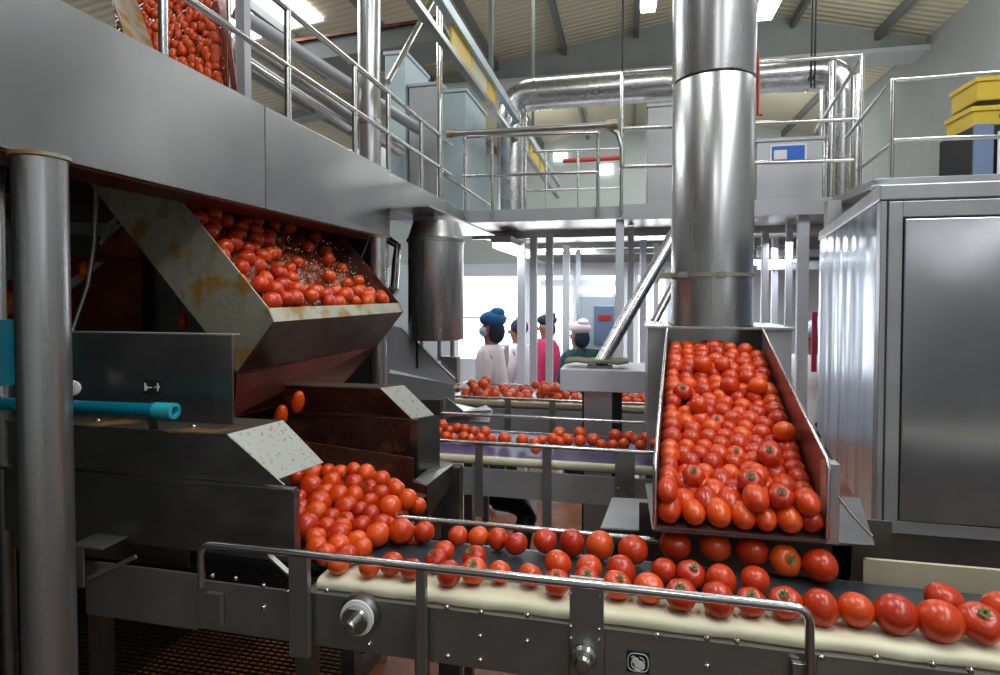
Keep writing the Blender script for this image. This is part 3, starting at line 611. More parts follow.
# ---- upper flume
UY = 3.0
t = thing('upper_flume', atY(150, 60, UY), 'steep stained flume of tomatoes above the beam at upper left', 'flume')
c0, c1, c2, c3 = atY(128, -40, 3.5), atY(212, -40, 3.5), atY(236, 100, UY), atY(158, 100, UY)
part('floor_sheet', MB().plate([c0 - Vector((.2, 0, 0)), c1, c2, c3 - Vector((.2, 0, 0))], .01), 'water', t)
part('side_plate', MB().plate([atY(106, -20, 2.9), atY(130, -20, 3.3), atY(158, 60, 2.95), atY(134, 60, 2.6)], .008), 'steel_stained', t, .001, 'yellow stained side plate')
part('side_plate', MB().plate([atY(212, -30, 3.35), atY(222, -30, 3.2), atY(238, 100, 2.75), atY(232, 100, 2.95)], .006), 'steel_maroon', t, .001)
ut = []
for _ in range(9000):
    s_ = random.uniform(.22, 1); u_ = random.uniform(-.02, .93); L_ = c0.lerp(c3, s_); R__ = c1.lerp(c2, s_); q_ = L_.lerp(R__, u_) + Vector((0, -.03, random.uniform(0, .02))); r = random.uniform(.022, .032)
    if all((q_ - b_[0]).length > (r + b_[1]) * .80 for b_ in ut): ut.append((q_, r))
    if len(ut) >= 170: break
for q_, r in ut: tomato(q_, r, random.choice([0, 2, 4]), False, (random.uniform(-.4, .4), random.uniform(-.4, .4), 0), 'tomato rushing down the steep flume at upper left above the beam', 'tomatoes in the upper flume', (.9, .9, 1.25))

# ---- left heap of tomatoes on lower chute
HP = [(140, 140, 75), (85, 150, 50), (255, 140, 60), (355, 148, 75), (425, 170, 70), (140, 195, 90), (215, 175, 75), (320, 180, 80), (370, 205, 55), (80, 245, 60), (165, 260, 90), (240, 235, 80), (310, 230, 75), (475, 215, 65), (425, 235, 70), (480, 275, 90), (525, 255, 65), (385, 260, 70), (345, 290, 70), (285, 290, 85), (80, 330, 60), (145, 320, 85), (225, 325, 75), (375, 315, 80), (270, 350, 75), (345, 360, 75), (430, 355, 75), (125, 410, 112), (190, 380, 75), (265, 385, 80), (405, 410, 95), (510, 385, 95), (245, 440, 95), (325, 440, 78), (160, 460, 85), (160, 480, 85), (200, 505, 78), (245, 470, 85), (335, 475, 60), (290, 505, 70), (195, 135, 60), (300, 130, 55), (110, 280, 60), (195, 225, 60)]
hp = []
for x, y, w in HP:
    px, py, w = 280 + x / 4.22, 440 + y / 4.22, w / 4.22
    Y_ = 1.26 + (557 - py) / 92 * .44; p = atY(px, py, Y_); r = min(max(w * depth(p) / 2 / F * 1.1, .026), .037); p.z = max(p.z, BZ + r * .9); hp.append((p, r))
n0 = len(hp)
P = relax([a[0] for a in hp], [a[1] for a in hp], 8, .15)
hz = [(Vector(q_), r) for q_, (p, r) in zip(P, hp)]
for q_, r in list(hz):
    b_ = q_ + Vector((random.uniform(-.02, .02), .045, -.035))
    if b_.z > BZ - .04 + r * .8 and all((b_ - k_[0]).length > (r + k_[1]) * .85 for k_ in hz): hz.append((b_, r))
for i_, (q_, r) in enumerate(hz):
    st_ = i_ in (8, 24)
    tomato(q_, r, random.choice([0, 1, 4, 0]) if not st_ else 3, st_, stemrot(.9) if st_ else None, 'tomato in the left heap pouring onto the nearest conveyor' if not st_ else 'ribbed tomato with green stem in left heap, %s' % ('upper right of the heap' if i_ == 8 else 'low in the heap near the belt'), 'tomatoes in the left heap', hid=i_ >= n0)
# chute floor + brown far wall under the heap
t = thing('lower_chute', (-.95, 1.7, BZ), 'red-brown steel chute holding the left tomato heap', 'chute', 'lower discharge chutes')
wY = 1.86
w1, w2, w3, w4, w5 = atY(300, 441, wY), atY(413, 458, wY), atY(413, 480, wY), atY(427, 485, wY), atY(427, 522, wY)
part('rear_wall', MB().plate([(-1.7, wY, w1.z), w1, w2, w3, w4, w5, (-1.7, wY, w5.z - .02)], .006, (0, 1, 0)), 'steel_rusty', t, .001)
part('floor_sheet', MB().plate([(-1.75, A.y + .03, BZ + .16), (xe + .02, A.y + .05, BZ - .045), (w5.x, wY, BZ - .045), (-1.75, wY, BZ + .16)], .005, (0, 0, -1)), 'steel_rusty', t)
g1, g2 = atZ(455, 463, w4.z), atZ(440, 460, w4.z)
part('side_flange', MB().plate([w3 + Vector((0, -.002, -.002)), w4 + Vector((0, -.002, 0)), g1, g2], .005, (0, 0, -1)), 'steel_frame', t, .001)
part('side_post', MB().bar(g1 - Vector((0, 0, .01)), (g1.x, g1.y, .0), .05, .05), 'steel_dark', t)
part('side_sheet', MB().plate([w4, (g1.x, g1.y, g1.z), (g1.x, g1.y, g1.z - .06), w4 - Vector((0, 0, .12))], .004, (-1, 0, 0)), 'steel_dark', t)
part('leg', MB().bar((w4.x - .03, wY + .03, 0), (w4.x - .03, wY + .03, w5.z), .04, .04), 'steel_dark', t)

# ---- second cover behind
A2 = atZ(380, 388, zc); sc_ = 0
B2 = atZ(404, 385, zc); D2 = atZ(412, 419, zc - .118); C2 = B2 + (D2 - A2)
t = thing('chute_cover', (A2.x, A2.y, H - .63), 'rusty brown cover box with clean pale bent flap behind the left tomato heap', 'machine cover', 'chute covers with bent flaps')
part('top_sheet', MB().plate([(-2.4, A2.y, zc), A2, B2, (-2.4, B2.y, zc)], .006, (0, 0, -1)), 'steel_brown', t, .001)
part('bent_flap', MB().plate([A2, B2, C2, D2], .004), 'steel_flap', t, .001, 'pale bent flap')
part('front_panel', MB().plate([(-2.4, A2.y + .004, zc - .004), (A2.x, A2.y + .004, zc - .004), (D2.x, D2.y + .004, D2.z), (-2.4, A2.y + .004, D2.z)], .005, (0, 1, 0)), 'steel_rusty', t, .001)
part('front_panel', MB().box((-2.4, D2.y + .006, H - .70), (D2.x - .01, D2.y + .012, D2.z - .003)), 'steel_rusty', t, .001)
part('corner_post', MB().box((D2.x - .01, D2.y + .002, H - .72), (D2.x + .02, D2.y + .03, D2.z - .003)), 'steel_dark', t, .001)
c2_ = C2; part('end_panel', MB().plate([(D2.x + .02, D2.y + .02, D2.z), (C2.x + .02, C2.y, C2.z), (C2.x + .02, C2.y, H - .70), (D2.x + .02, D2.y + .02, H - .70)], .004), 'steel_dark', t)

# ---- third unit behind (pale slanted side)
Y3 = 3.25
t = thing('rear_hopper', atY(420, 400, Y3), 'pale steel hopper side with slanted edge below the hanging drum', 'hopper')
part('side_plate', MB().plate([atY(384, 322, Y3), atY(400, 328, Y3), atY(455, 378, Y3), atY(455, 385, Y3), atY(384, 368, Y3)], .006, (0, 1, 0)), 'panel_grey', t, .001)
part('side_plate', MB().plate([atY(384, 372, Y3 - .03), atY(454, 384, Y3 - .03), atY(455, 400, Y3 - .03), atY(384, 400, Y3 - .03)], .006, (0, 1, 0)), 'steel', t, .001)
part('top_edge', MB().tube([atY(400, 327, Y3), atY(455, 379, Y3)], .007, 8), 'steel', t)
part('seam_strip', MB().plate([atY(416, 340, Y3 - .01), atY(418, 342, Y3 - .01), atY(418, 368, Y3 - .01), atY(416, 368, Y3 - .01)], .004), 'black', t)
part('base_box', MB().plate([atY(384, 400, Y3 - .03), atY(440, 400, Y3 - .03), atY(440, 440, Y3 - .03), atY(384, 440, Y3 - .03)], .25, (0, 1, 0)), 'steel_dark', t, .001)
part('leg', MB().bar((atY(430, 430, Y3).x, Y3 + .1, 0), (atY(430, 430, Y3).x, Y3 + .1, 1.2), .05, .05), 'steel_dark', t)
a = [atY(442, 382 + 30, 2.9), atY(452, 400, 2.9), atY(470, 415, 2.9), atY(490, 407, 3.1), atY(497, 412, 3.1), atY(470, 424, 2.9), atY(442, 424, 2.9)]
single('scoop_tray', MB().plate([atY(443, 398, 2.9), atY(447, 397, 2.9), atY(464, 411, 2.8), atY(486, 405, 3.0), atY(493, 410, 3.0), atY(488, 422, 2.9), atY(443, 421, 2.9)], .02), 'steel', 'curved steel scoop tray at left end of the middle conveyor', 'tray', bevel=.003)

# ---- dark machinery under the beam, far left
t = thing('wash_tank', (-2.3, 2.3, 1.2), 'dark steel wash tank behind the guard plate under walkway beam', 'tank')
part('tank_wall', MB().plate([atY(140, 268, 2.0), atY(182, 215, 2.0), atY(250, 300, 2.0), atY(250, 345, 2.0), atY(140, 345, 2.0)], .01, (0, 1, 0)), 'steel_dark', t, .002)
part('tank_wall', MB().plate([atY(52, 262, 1.9), atY(96, 250, 1.9), atY(132, 215, 1.9), atY(141, 260, 1.95), atY(141, 345, 1.95), atY(-40, 345, 1.9), atY(-40, 300, 1.9)], .01, (0, 1, 0)), 'steel_maroon', t, .002)
part('cross_beam', MB().bar(atY(-60, 222, 2.3), atY(150, 232, 2.3), .05, .06), 'steel', t, .003)
part('slanted_plate', MB().plate([atY(96, 262, 1.8), atY(104, 262, 1.8), atY(70, 290, 1.8), atY(62, 285, 1.8)], .01), 'steel', t)
part('slanted_plate', MB().plate([atY(108, 222, 1.85), atY(120, 214, 1.85), atY(102, 245, 1.85), atY(98, 244, 1.85)], .008), 'steel', t)
part('slanted_plate', MB().plate([atY(-20, 215, 2.1), atY(20, 230, 2.1), atY(16, 262, 2.1), atY(5, 300, 2.1), atY(-20, 300, 2.1)], .01), 'panel_grey', t)
part('tank_body', MB().box((-3.4, 2.5, .4), (-1.55, 2.62, 1.95)), 'steel_dark', t)
single('hanging_cable', MB().tube([atY(97, 178, 1.6), atY(96, 200, 1.6), atY(94, 245, 1.58), atY(88, 285, 1.56), atY(76, 320, 1.54), atY(66, 348, 1.5)], .007, 8), 'steel_frame', 'thin grey cable hanging from the beam beside the near pole', 'cable')
for (px, py, Y, r, lb) in ((10, 303, 1.85, .035, 'half hidden tomato at left image edge behind the near pole'), (183, 322, 1.9, .024, 'lone tomato falling in front of the tank wall beside tipping bin'), (84, 270, 1.8, .024, 'tomato dropping beside the hanging cable'), (66, 305, 1.85, .034, 'dim tomato just right of the near pole')):
    tomato(atY(px, py, Y), r, 2, False, (0, 0, 0), lb, 'stray falling tomatoes', (.8, .8, 1.2))
for (px, py, Y, lb) in ((298, 402, 1.85, 'tomato falling under the funnel, highest of two'), (281, 416, 1.8, 'tomato falling behind the speckled flap, lowest of two')):
    tomato(atY(px, py, Y), .028, 2, False, (.2, .3, 0), lb, 'stray falling tomatoes', (.8, .8, 1.3))

# ------------------------------------------------------------------ middle and far conveyors
def conveyor(Ys, xl, xr, zrl, label, posts, wide, depth_=.45, beltm='belt_blue', zb_=None, seams=()):
    t = thing('belt_conveyor', ((xl + xr) / 2, Ys, 0), label, 'conveyor', 'tomato belt conveyors')
    zb_ = zb_ or BZ - .16
    part('belt_edge', MB().tube([(xl, Ys, BZ - .008), (xr, Ys, BZ - .008)], .016, 12), 'cream', t, label='cream belt edge')
    part('belt', MB().box((xl, Ys + .01, BZ - .03), (xr, Ys + depth_, BZ - .006)), beltm, t)
    xs_ = [xl] + list(seams) + [xr]
    for a_, b_ in zip(xs_[:-1], xs_[1:]): part('side_panel', MB().box((a_ + .002, Ys - .02, zb_), (b_ - .002, Ys - .012, BZ - .035)), 'steel', t, .001)
    part('side_panel', MB().box((xl, Ys + depth_, zb_), (xr, Ys + depth_ + .008, BZ + .0)), 'steel', t)
    part('guard_rail', MB().tube([(xl, Ys - .03, zrl), (xr, Ys - .03, zrl)], .008, 10), 'steel_tube', t)
    part('guard_rail', MB().tube([(xl, Ys + depth_ + .02, zrl), (xr, Ys + depth_ + .02, zrl)], .008, 10), 'steel_tube', t)
    for x_, w_, zl_ in posts:
        part('post', MB().box((x_ - w_ / 2, Ys - .034, zl_), (x_ + w_ / 2, Ys - .022, zrl + .004)), 'steel_frame', t, .001)
        if w_ > .04: 
            for q in range(3): bolt((x_ - w_ / 3 + q * w_ / 3, Ys - .034, BZ - .07 - .03 * (q % 2)), t, .005)
    for x_ in (xl + .15, xr - .1):
        part('leg', MB().bar((x_, Ys + .05, 0), (x_, Ys + .05, zb_), .04, .04), 'steel_dark', t)
        part('leg', MB().bar((x_, Ys + depth_ - .03, 0), (x_, Ys + depth_ - .03, zb_), .04, .04), 'steel_dark', t)
    return t
Y2 = atZ(530, 461, BZ).y; zr2 = atY(530, 446, Y2 - .03).z
X2 = lambda px: atY(px, 470, Y2).x
conveyor(Y2, X2(405), X2(690), zr2, 'middle conveyor with cream edge and small tomatoes behind the nearest belt', [(X2(481), .03, BZ - .22), (X2(548), .034, BZ - .30), (X2(625), .07, BZ - .2)], True, zb_=atY(560, 500, Y2).z, seams=(X2(478), X2(549), X2(622)))
M2 = []
for l_, ox, oy in (([(150, 100, 80), (125, 145, 60), (205, 135, 65), (175, 180, 70), (250, 125, 70), (295, 130, 70), (290, 185, 80), (360, 145, 75), (400, 190, 70), (440, 150, 85), (345, 195, 60), (480, 195, 70), (570, 195, 90), (690, 205, 90), (790, 215, 80), (780, 260, 60), (235, 190, 60)], 420, 410), ([(130, 160, 95), (60, 200, 85), (185, 200, 85), (270, 160, 95), (270, 210, 85), (360, 200, 90), (415, 235, 75), (508, 175, 95), (490, 235, 70), (565, 230, 80), (605, 185, 90), (710, 190, 90), (680, 240, 80), (775, 225, 70), (20, 205, 70), (130, 215, 70), (650, 200, 70)], 540, 410)):
    for x, y, w in l_: M2.append((ox + x / 6.75, oy + y / 6.75, w / 6.75))
mp_ = []
for px, py, w in M2:
    Y_ = Y2 + .06 + max(0, (448 - py)) / 18 * .28; p = atY(px, py, Y_); r = min(max(w * depth(p) / 2 / F, .022), .033); mp_.append((p, r))
P = relax([a[0] for a in mp_], [a[1] for a in mp_], 20, .3, cons=lambda P, R: np.column_stack([P[:, 0], P[:, 1], np.maximum(P[:, 2], BZ - .006 + R * .92)]))
for q_, (p, r) in zip(P, mp_):
    tomato(q_, r, random.choice([0, 1, 4]), False, None, 'small tomato lying on the middle conveyor behind the nearest belt', 'tomatoes on the middle conveyor')
Y3c = atZ(520, 405, BZ - .0).y
Y3c = 3.35; zr3 = atY(520, 399, Y3c - .03).z
X3 = lambda px: atY(px, 400, Y3c).x
conveyor(Y3c, X3(445), X3(690), zr3, 'far conveyor with tomatoes in front of the white-coated workers', [(X3(509), .035, BZ - .2), (X3(553), .035, BZ - .2)], False, zb_=atY(520, 435, Y3c).z, beltm='steel', seams=(X3(510), X3(554)))
fp = []
for i_ in range(400):
    px = random.uniform(456, 650); p = Vector((X3(px), Y3c + random.uniform(.05, .40), 0)); r = random.uniform(.026, .034)
    hump = .02 if (460 < px < 478 or 520 < px < 560) else 0
    p.z = BZ + r * .9 - .006 + (random.random() < .4) * (hump + .02 if hump else 0)
    if all((p - b_[0]).length > (r + b_[1]) * .93 for b_ in fp): fp.append((p, r))
    if len(fp) > 64: break
for q_, r in fp: tomato(q_, r, random.choice([0, 1, 4]), False, None, 'tiny far tomato on the conveyor in front of the white-coated workers', 'tomatoes on the far conveyor')

# floor stuff between conveyors
single('dark_hose', MB().tube([atY(497, 501, 2.5), atY(510, 503, 2.45), atY(522, 508, 2.4), atY(527, 518, 2.35), atY(523, 532, 2.3), atY(518, 560, 2.3)], .04, 12), 'black', 'thick dark hose hanging under the middle conveyor', 'hose')
pv = atZ(595, 505, 0)
t = thing('drain_ledge', atY(628, 530, 1.9), 'grey steel ledge left of the silo chute bottom', 'ledge')
zl_ = atY(630, 512, 1.85).z
part('ledge_sheet', MB().plate([atZ(612, 497, zl_), atZ(652, 499, zl_), atZ(650, 531, zl_), atZ(600, 528, zl_)], .02, (0, 0, -1)), 'steel', t, .003)
part('ledge_front', MB().plate([atZ(600, 528, zl_), atZ(650, 531, zl_), atZ(650, 531, zl_) - Vector((0, 0, .05)), atZ(600, 528, zl_) - Vector((0, 0, .05))], .01, (0, 1, 0)), 'steel_dark', t, .003)
a = atZ(625, 528, zl_); part('leg', MB().bar((a.x, a.y + .05, 0), (a.x, a.y + .05, zl_ - .02), .04, .04), 'steel_dark', t)

# ------------------------------------------------------------------ silo, chute
SY = 2.47; SX = atY(711, 325, SY).x; SR = .156; SZ0 = H - .125
t = thing('steel_silo', (SX, SY, SZ0), 'tall round shiny steel silo pipe rising above the tomato chute', 'silo')
zs = atY(713, 70, SY - SR).z
part('silo_shell', MB().lathe((SX, SY, 0), [(SR - .004, SZ0), (SR, SZ0 + .004), (SR, zs - .006), (SR - .002, zs - .003)], seg=64), 'steel_silo', t)
part('silo_shell', MB().lathe((SX, SY, 0), [(SR - .002, zs + .003), (SR + .002, zs + .006), (SR + .002, 5.8)], seg=64), 'steel_silo', t)
part('seam', MB().lathe((SX, SY, 0), [(SR - .003, zs - .005), (SR - .003, zs + .005)], seg=64), 'black', t)
zc2 = atY(713, 274, SY - SR).z
cl = part('clamp_band', MB().lathe((SX, SY, 0), [(SR, zc2 - .008), (SR + .006, zc2 - .008), (SR + .006, zc2 + .006), (SR, zc2 + .006)], seg=64), 'steel_stained', t)
part('clamp_bolt', MB().box((SX - SR - .05, SY - .03, zc2 - .014), (SX - SR - .002, SY + .0, zc2 + .012)).tube([(SX - SR - .06, SY - .02, zc2 - .03), (SX - SR - .03, SY - .02, zc2 + .025)], .006, 8), 'steel_stained', t, .001)
for px in (683, 722): 
    a = atY(px, 275, SY - SR); part('band_lug', MB().box((a.x - .015, SY - SR - .012, zc2 - .012), (a.x + .015, SY - SR + .01, zc2 + .009)), 'steel_frame', t)
part('rusty_rod', MB().tube([atY(757, 52, 2.5), atY(758, 62, 2.5), atY(758, 115, 2.5), atY(762, 115, 2.5)], .006, 6), 'red', t, label='thin rusty rod')
# chute
b0 = atY(656, 527, 1.40); CB = H - .545; CT = H - .235; YB, YT = 1.40, 2.32
def chl(s): return .063 + (.146 - .063) * s      # left wall X
def chr_(s): return .432 + (.485 - .432) * s     # right wall X
def chp(u, s, h=0):
    Y_ = YB + (YT - YB) * s; z_ = CB + (CT - CB) * s; return Vector((chl(s) + (chr_(s) - chl(s)) * u, Y_, z_)) + Vector((0, -.32, .947)) * h
t = thing('silo_chute', (.25, YB, CB), 'steel chute full of tomatoes sloping toward viewer below the silo', 'chute')
part('chute_floor', MB().plate([chp(0, 0), chp(1, 0), chp(1, 1), chp(0, 1)], .006, (0, 0, -1)), 'steel_dark', t)
rt = [Vector((.432, YB, CB - .0)), Vector((.485, YT, CT - .02)), Vector((.485, YT, H - .127)), Vector((.433, YB + .012, atY(828, 460, YB).z)), Vector((.432, YB, atY(828, 470, YB).z))]
part('side_wall', MB().plate(rt, .006, (1, 0, 0)), 'steel_panel', t, .001)
lt = [Vector((.063, YB, CB)), Vector((.146, YT, CT - .02)), Vector((.146, YT, H - .127)), Vector((.063, YB, atY(656, 492, YB).z))]
lt = [Vector((.063, YB, CB)), Vector((.146, YT, CT - .02)), Vector((.146, YT, H - .127)), Vector((.063, YB + .01, H - .40)), Vector((.063, YB, H - .43))]
part('side_wall', MB().plate(lt, .006, (-1, 0, 0)), 'steel_panel', t, .001)
part('wall_edge', MB().tube([rt[2], rt[3], rt[4], rt[0]], .004, 8), 'steel_tube', t)
part('wall_edge', MB().tube([lt[2], lt[3], lt[4], lt[0]], .004, 8), 'steel_tube', t)
hL, hR = atY(648, 326, YT).x, atY(792, 327, YT).x
part('housing_panel', MB().box((hL, YT, H - .80), (.146, YT + .008, H - .127)), 'steel', t, .001)
part('housing_panel', MB().box((.49, YT, H - .80), (hR, YT + .008, H - .127)), 'panel_grey', t, .001)
part('housing_side', MB().box((hL, YT + .008, H - .80), (hL + .008, YT + .40, H - .127)), 'steel', t)
part('housing_side', MB().box((hR - .008, YT + .008, H - .80), (hR, YT + .40, H - .127)), 'steel', t)
part('housing_back', MB().box((hL, YT + .40, H - .80), (hR, YT + .408, H - .127)), 'panel_grey', t)
part('housing_rim', MB().box((hL - .008, YT - .012, H - .133), (hR + .008, YT + .0, H - .123)).box((hL - .008, YT, H - .133), (SX - SR - .0, YT + .41, H - .125)).box((SX + SR, YT, H - .133), (hR + .008, YT + .41, H - .125)), 'steel_tube', t, .001)
# base sheet and bracket under the chute
bs = H - .558
part('base_sheet', MB().plate([atZ(652, 529, bs), atZ(875, 545, bs), (.62, 1.75, bs), (.05, 1.75, bs)], .006, (0, 0, -1)), 'steel_dark', t, .001)
a = atY(835, 461, YB + .02); part('corner_post', MB().box((a.x - .02, YB + .01, bs), (a.x + .008, YB + .05, a.z - .005)), 'steel', t, .001)
part('chute_shade_panel', MB().box((.03, 1.60, BZ - .25), (.64, 1.606, bs - .006)), 'steel_dark', t)  # added dark panel standing in for the shade below the base sheet
part('stay_rod', MB().tube([atY(832, 488, 1.42), atY(850, 512, 1.40), atY(872, 536, 1.38)], .004, 8), 'steel_tube', t)
for x in (.1, .42): part('leg', MB().bar((x, 1.62, 0), (x, 1.62, bs - .006), .035, .035), 'steel_dark', t)
# tomatoes in the chute
def cons(P, R):
    Q = P.copy(); s = np.clip((Q[:, 1] - YB) / (YT - YB), -.02, 1.28)
    z = CB + (CT - CB) * np.minimum(s, 1.0) + R * 1.02
    Q[:, 2] = np.maximum(Q[:, 2] - .004, z)
    Q[:, 0] = np.clip(Q[:, 0], chl(s) + R, chr_(s) - R); Q[:, 1] = np.clip(Q[:, 1], YB + R * .75, YT + .25); return Q
N_ = 172; R_ = rng.uniform(.0240, .0305, N_); P = []
for i_ in range(N_):
    s = (i_ / N_) ** .95; s = s * 1.12; u = rng.random()
    if s > .8: u *= 1 - (s - .8) * 1.3
    h = rng.uniform(.03, .10) * (.7 + .6 * s); q = chp(min(max(u, .05), .95), s, h); P.append(q)
# bias: larger ones at the front
P = cons(np.array(P), R_)
for it_ in range(160):
    D = P[:, None] - P[None]; d = np.sqrt((D ** 2).sum(-1)) + np.eye(N_) * 9; ov = np.clip((R_[:, None] + R_[None]) * .985 - d, 0, None); P = P + (D / d[..., None] * ov[..., None]).sum(1) * .35
    P[:, 1] -= .0006; P = cons(P, R_)
order = np.argsort(P[:, 1])
stems_at = {}
tg = [(697, 240 + 187), (770, 0)]
stem_px = [(676, 406), (719, 427), (733, 449), (745, 492 - 10), (710, 474), (773, 483), (777, 460)]
def proj(p):
    v = Vector(p) - EYE; w = v.dot(FWD); return 500 + F * v.dot(RIGHT) / w, 337.5 - SH - F * v.dot(UP) / w
PX = [proj(p) for p in P]
top = np.array([P[i_, 2] - (CB + (CT - CB) * min(1, (P[i_, 1] - YB) / (YT - YB))) for i_ in range(N_)])
stem_i = set()
for sx, sy in stem_px:
    best = min((i_ for i_ in range(N_) if i_ not in stem_i), key=lambda i_: (PX[i_][0] - sx) ** 2 + (PX[i_][1] - sy) ** 2 - (top[i_] > .05) * 300); stem_i.add(best)
sl = math.atan2(CT - CB, YT - YB)
sti = sorted(stem_i, key=lambda i_: PX[i_][1])
for i_ in range(N_):
    low_ = P[i_, 1] < YB + .16
    if i_ in stem_i:
        tomato(P[i_], R_[i_], 3, True, stemrot(.75, -1.7), 'green-stemmed tomato in silo chute, %s stemmed one from the top' % ORD[sti.index(i_)], 'tomatoes in the silo chute')
    elif low_ and P[i_, 0] < .40:
        tomato(P[i_], R_[i_] * .98, 2, False, (PI / 2 + sl + random.uniform(-.08, .08), 0, random.uniform(-.15, .15)), 'long plum tomato in the lowest rows of the silo chute', 'plum tomatoes at the silo chute mouth', (1, 1, 1.15))
    else:
        tomato(P[i_], R_[i_], random.choice([0, 0, 1, 4, 1]), False, None, 'plain red tomato sliding down the steel chute below the silo', 'tomatoes in the silo chute')

# ------------------------------------------------------------------ right cabinet
K0 = atY(885, 185, 2.1); K0 = Vector((.79, 2.1, 0)); KZ1 = H + .351; KZ0 = H - .775
kb = Vector((1.05, 3.6, 0)); kd = (kb - K0)
def cab(x, z, off=0): return Vector((x, 2.1 + off, z))
t = thing('steel_cabinet', (K0.x, 2.1, 0), 'large stainless steel cabinet with wide door at right edge', 'cabinet')
XR = 2.3
part('body', MB().plate([K0 + Vector((.004, .004, KZ0)), Vector((XR, 2.104, KZ0)), Vector((XR + .25, 3.6, KZ0)), kb + Vector((.004, 0, KZ0))], KZ1 - KZ0 - .05, (0, 0, 1)), 'steel_dark', t)
part('side_panel', MB().plate([K0 + Vector((0, .03, KZ0)), kb + Vector((0, 0, KZ0)), kb + Vector((0, 0, KZ1 - .05)), K0 + Vector((0, .03, KZ1 - .05))], .004, (1, 0, 0)), 'side_reflect_steel', t)
part('top_cover', MB().plate([K0 + Vector((-.006, -.008, KZ1 - .05)), Vector((XR, 2.092, KZ1 - .05)), Vector((XR + .25, 3.6, KZ1 - .05)), kb + Vector((-.006, 0, KZ1 - .05))], .05, (0, 0, 1)), 'steel', t, .004)
part('corner_post', MB().box((K0.x, 2.096, KZ0), (K0.x + .018, 2.13, KZ1 - .052)), 'steel', t, .002)
part('front_frame', MB().box((K0.x + .022, 2.092, KZ0 + .0), (K0.x + .062, 2.106, KZ1 - .055)), 'steel', t, .002)
part('front_frame', MB().box((K0.x + .062, 2.094, KZ1 - .105), (XR, 2.106, KZ1 - .055)), 'steel', t, .002)
part('front_frame', MB().box((K0.x + .062, 2.094, KZ0), (XR, 2.106, KZ0 + .04)), 'steel', t, .002)
part('door', MB().box((K0.x + .067, 2.088, KZ0 + .045), (XR - .05, 2.1, KZ1 - .112)), 'steel_door', t, .003)
part('door_gasket', MB().box((K0.x + .062, 2.098, KZ0 + .04), (XR - .04, 2.107, KZ1 - .107)), 'black', t)
part('base_panel', MB().box((K0.x + .02, 2.11, KZ0 - .35), (XR, 2.12, KZ0)), 'steel_dark', t, .002)
part('base_panel', MB().box((K0.x - .12, 2.14, KZ0 - .35), (K0.x + .02, 2.15, KZ0 + .02)), 'steel_dark', t, .002)
for x in (.85, 2.2): part('leg', MB().bar((x, 2.2, 0), (x, 2.2, KZ0 - .0), .06, .06), 'steel_dark', t)
a = atY(880, 172, 2.35); part('air_cap', MB().lathe((a.x, 2.35, KZ1), [(.012, 0), (.012, .02), (.028, .025), (.03, .035), (.02, .045), (.028, .055), (.0, .06)], seg=20), 'panel_blue', t)
bz1 = atY(865, 561, 1.62).z
single('splash_board', MB().plate([atY(863, 562, 1.46), atY(866, 559, 1.46), atY(1150, 583, 1.46), atY(1150, 640, 1.46), atY(863, 600, 1.46)], .01, (0, 1, 0)), 'cream_board', 'cream splash board behind the right end of nearest belt', 'board', bevel=.001)
t = thing('gear_box', atY(845, 590, 1.58), 'dark box frame under the silo chute at its right', 'frame')
part('frame_box', MB().plate([atY(832, 546, 1.6), atY(852, 546, 1.6), atY(850, 584, 1.6), atY(836, 584, 1.6)], .08, (0, 1, 0)), 'black', t)
part('frame_side', MB().plate([atY(852, 546, 1.58), atY(875, 546, 1.58), atY(862, 584, 1.58), atY(850, 584, 1.58)], .02, (0, 1, 0)), 'steel_dark', t)

# ------------------------------------------------------------------ mezzanine
EY = 4.45
mzb = MZ - .095
t = thing('mezzanine_platform', (0, EY, MZ - .1), 'raised steel mezzanine platform across the hall behind the silo', 'platform')
part('edge_fascia', MB().box((BX - .02, EY, mzb), (atY(621, 210, EY).x, EY + .012, MZ)), 'panel_grey', t, .002)
part('edge_fascia', MB().box((atY(621, 210, EY).x + .003, EY - .01, mzb - .01), (atY(872, 200, EY).x, EY + .002, MZ + .01)), 'panel_grey', t, .002)
part('deck', MB().box((-1.6, EY + .012, MZ - .04), (WR, LB + 5, MZ - .005)), 'steel', t)
part('soffit', MB().box((BX - .2, EY + .02, mzb + .01), (WR, LB, mzb + .02)), 'steel_frame', t)
for y in (5.3, 6.6, 7.6): part('joist', MB().box((BX - .2, y, mzb - .05), (2.6, y + .05, mzb + .01)), 'steel_frame', t)
for px, y, w_, lb in ((619.5, EY + .03, .062, 0), (630.5, 5.0, .05, 0), (803, EY + .05, .075, 0), (789, 5.0, .05, 0)):
    x = atY(px, 300, y).x; part('column', MB().box((x - w_ / 2, y, 0), (x + w_ / 2, y + w_ * .6, mzb - .0)), 'post_paint', t, .003)
for a_, b_, y in (((540, 283), (616, 283), 6.2), ((757, 254), (822, 258), 6.2), ((757, 266), (822, 268), 5.6)):
    pa_, pb_ = atY(*a_, y), atY(*b_, y); part('cross_bar', MB().bar(pa_, (pb_.x, y, pa_.z), .05, .07), 'post_paint', t)
t = thing('right_catwalk', (1.6, 3.75, MZ - .1), 'steel catwalk behind the large cabinet at right', 'catwalk')
part('deck', MB().box((atY(874, 200, 3.72).x, 3.72, MZ - .05), (WR, EY - .02, MZ)), 'steel', t, .002)
for x in (1.3, 3.6): part('column', MB().bar((x, 4.2, 0), (x, 4.2, MZ - .05), .08, .08), 'panel_grey', t)

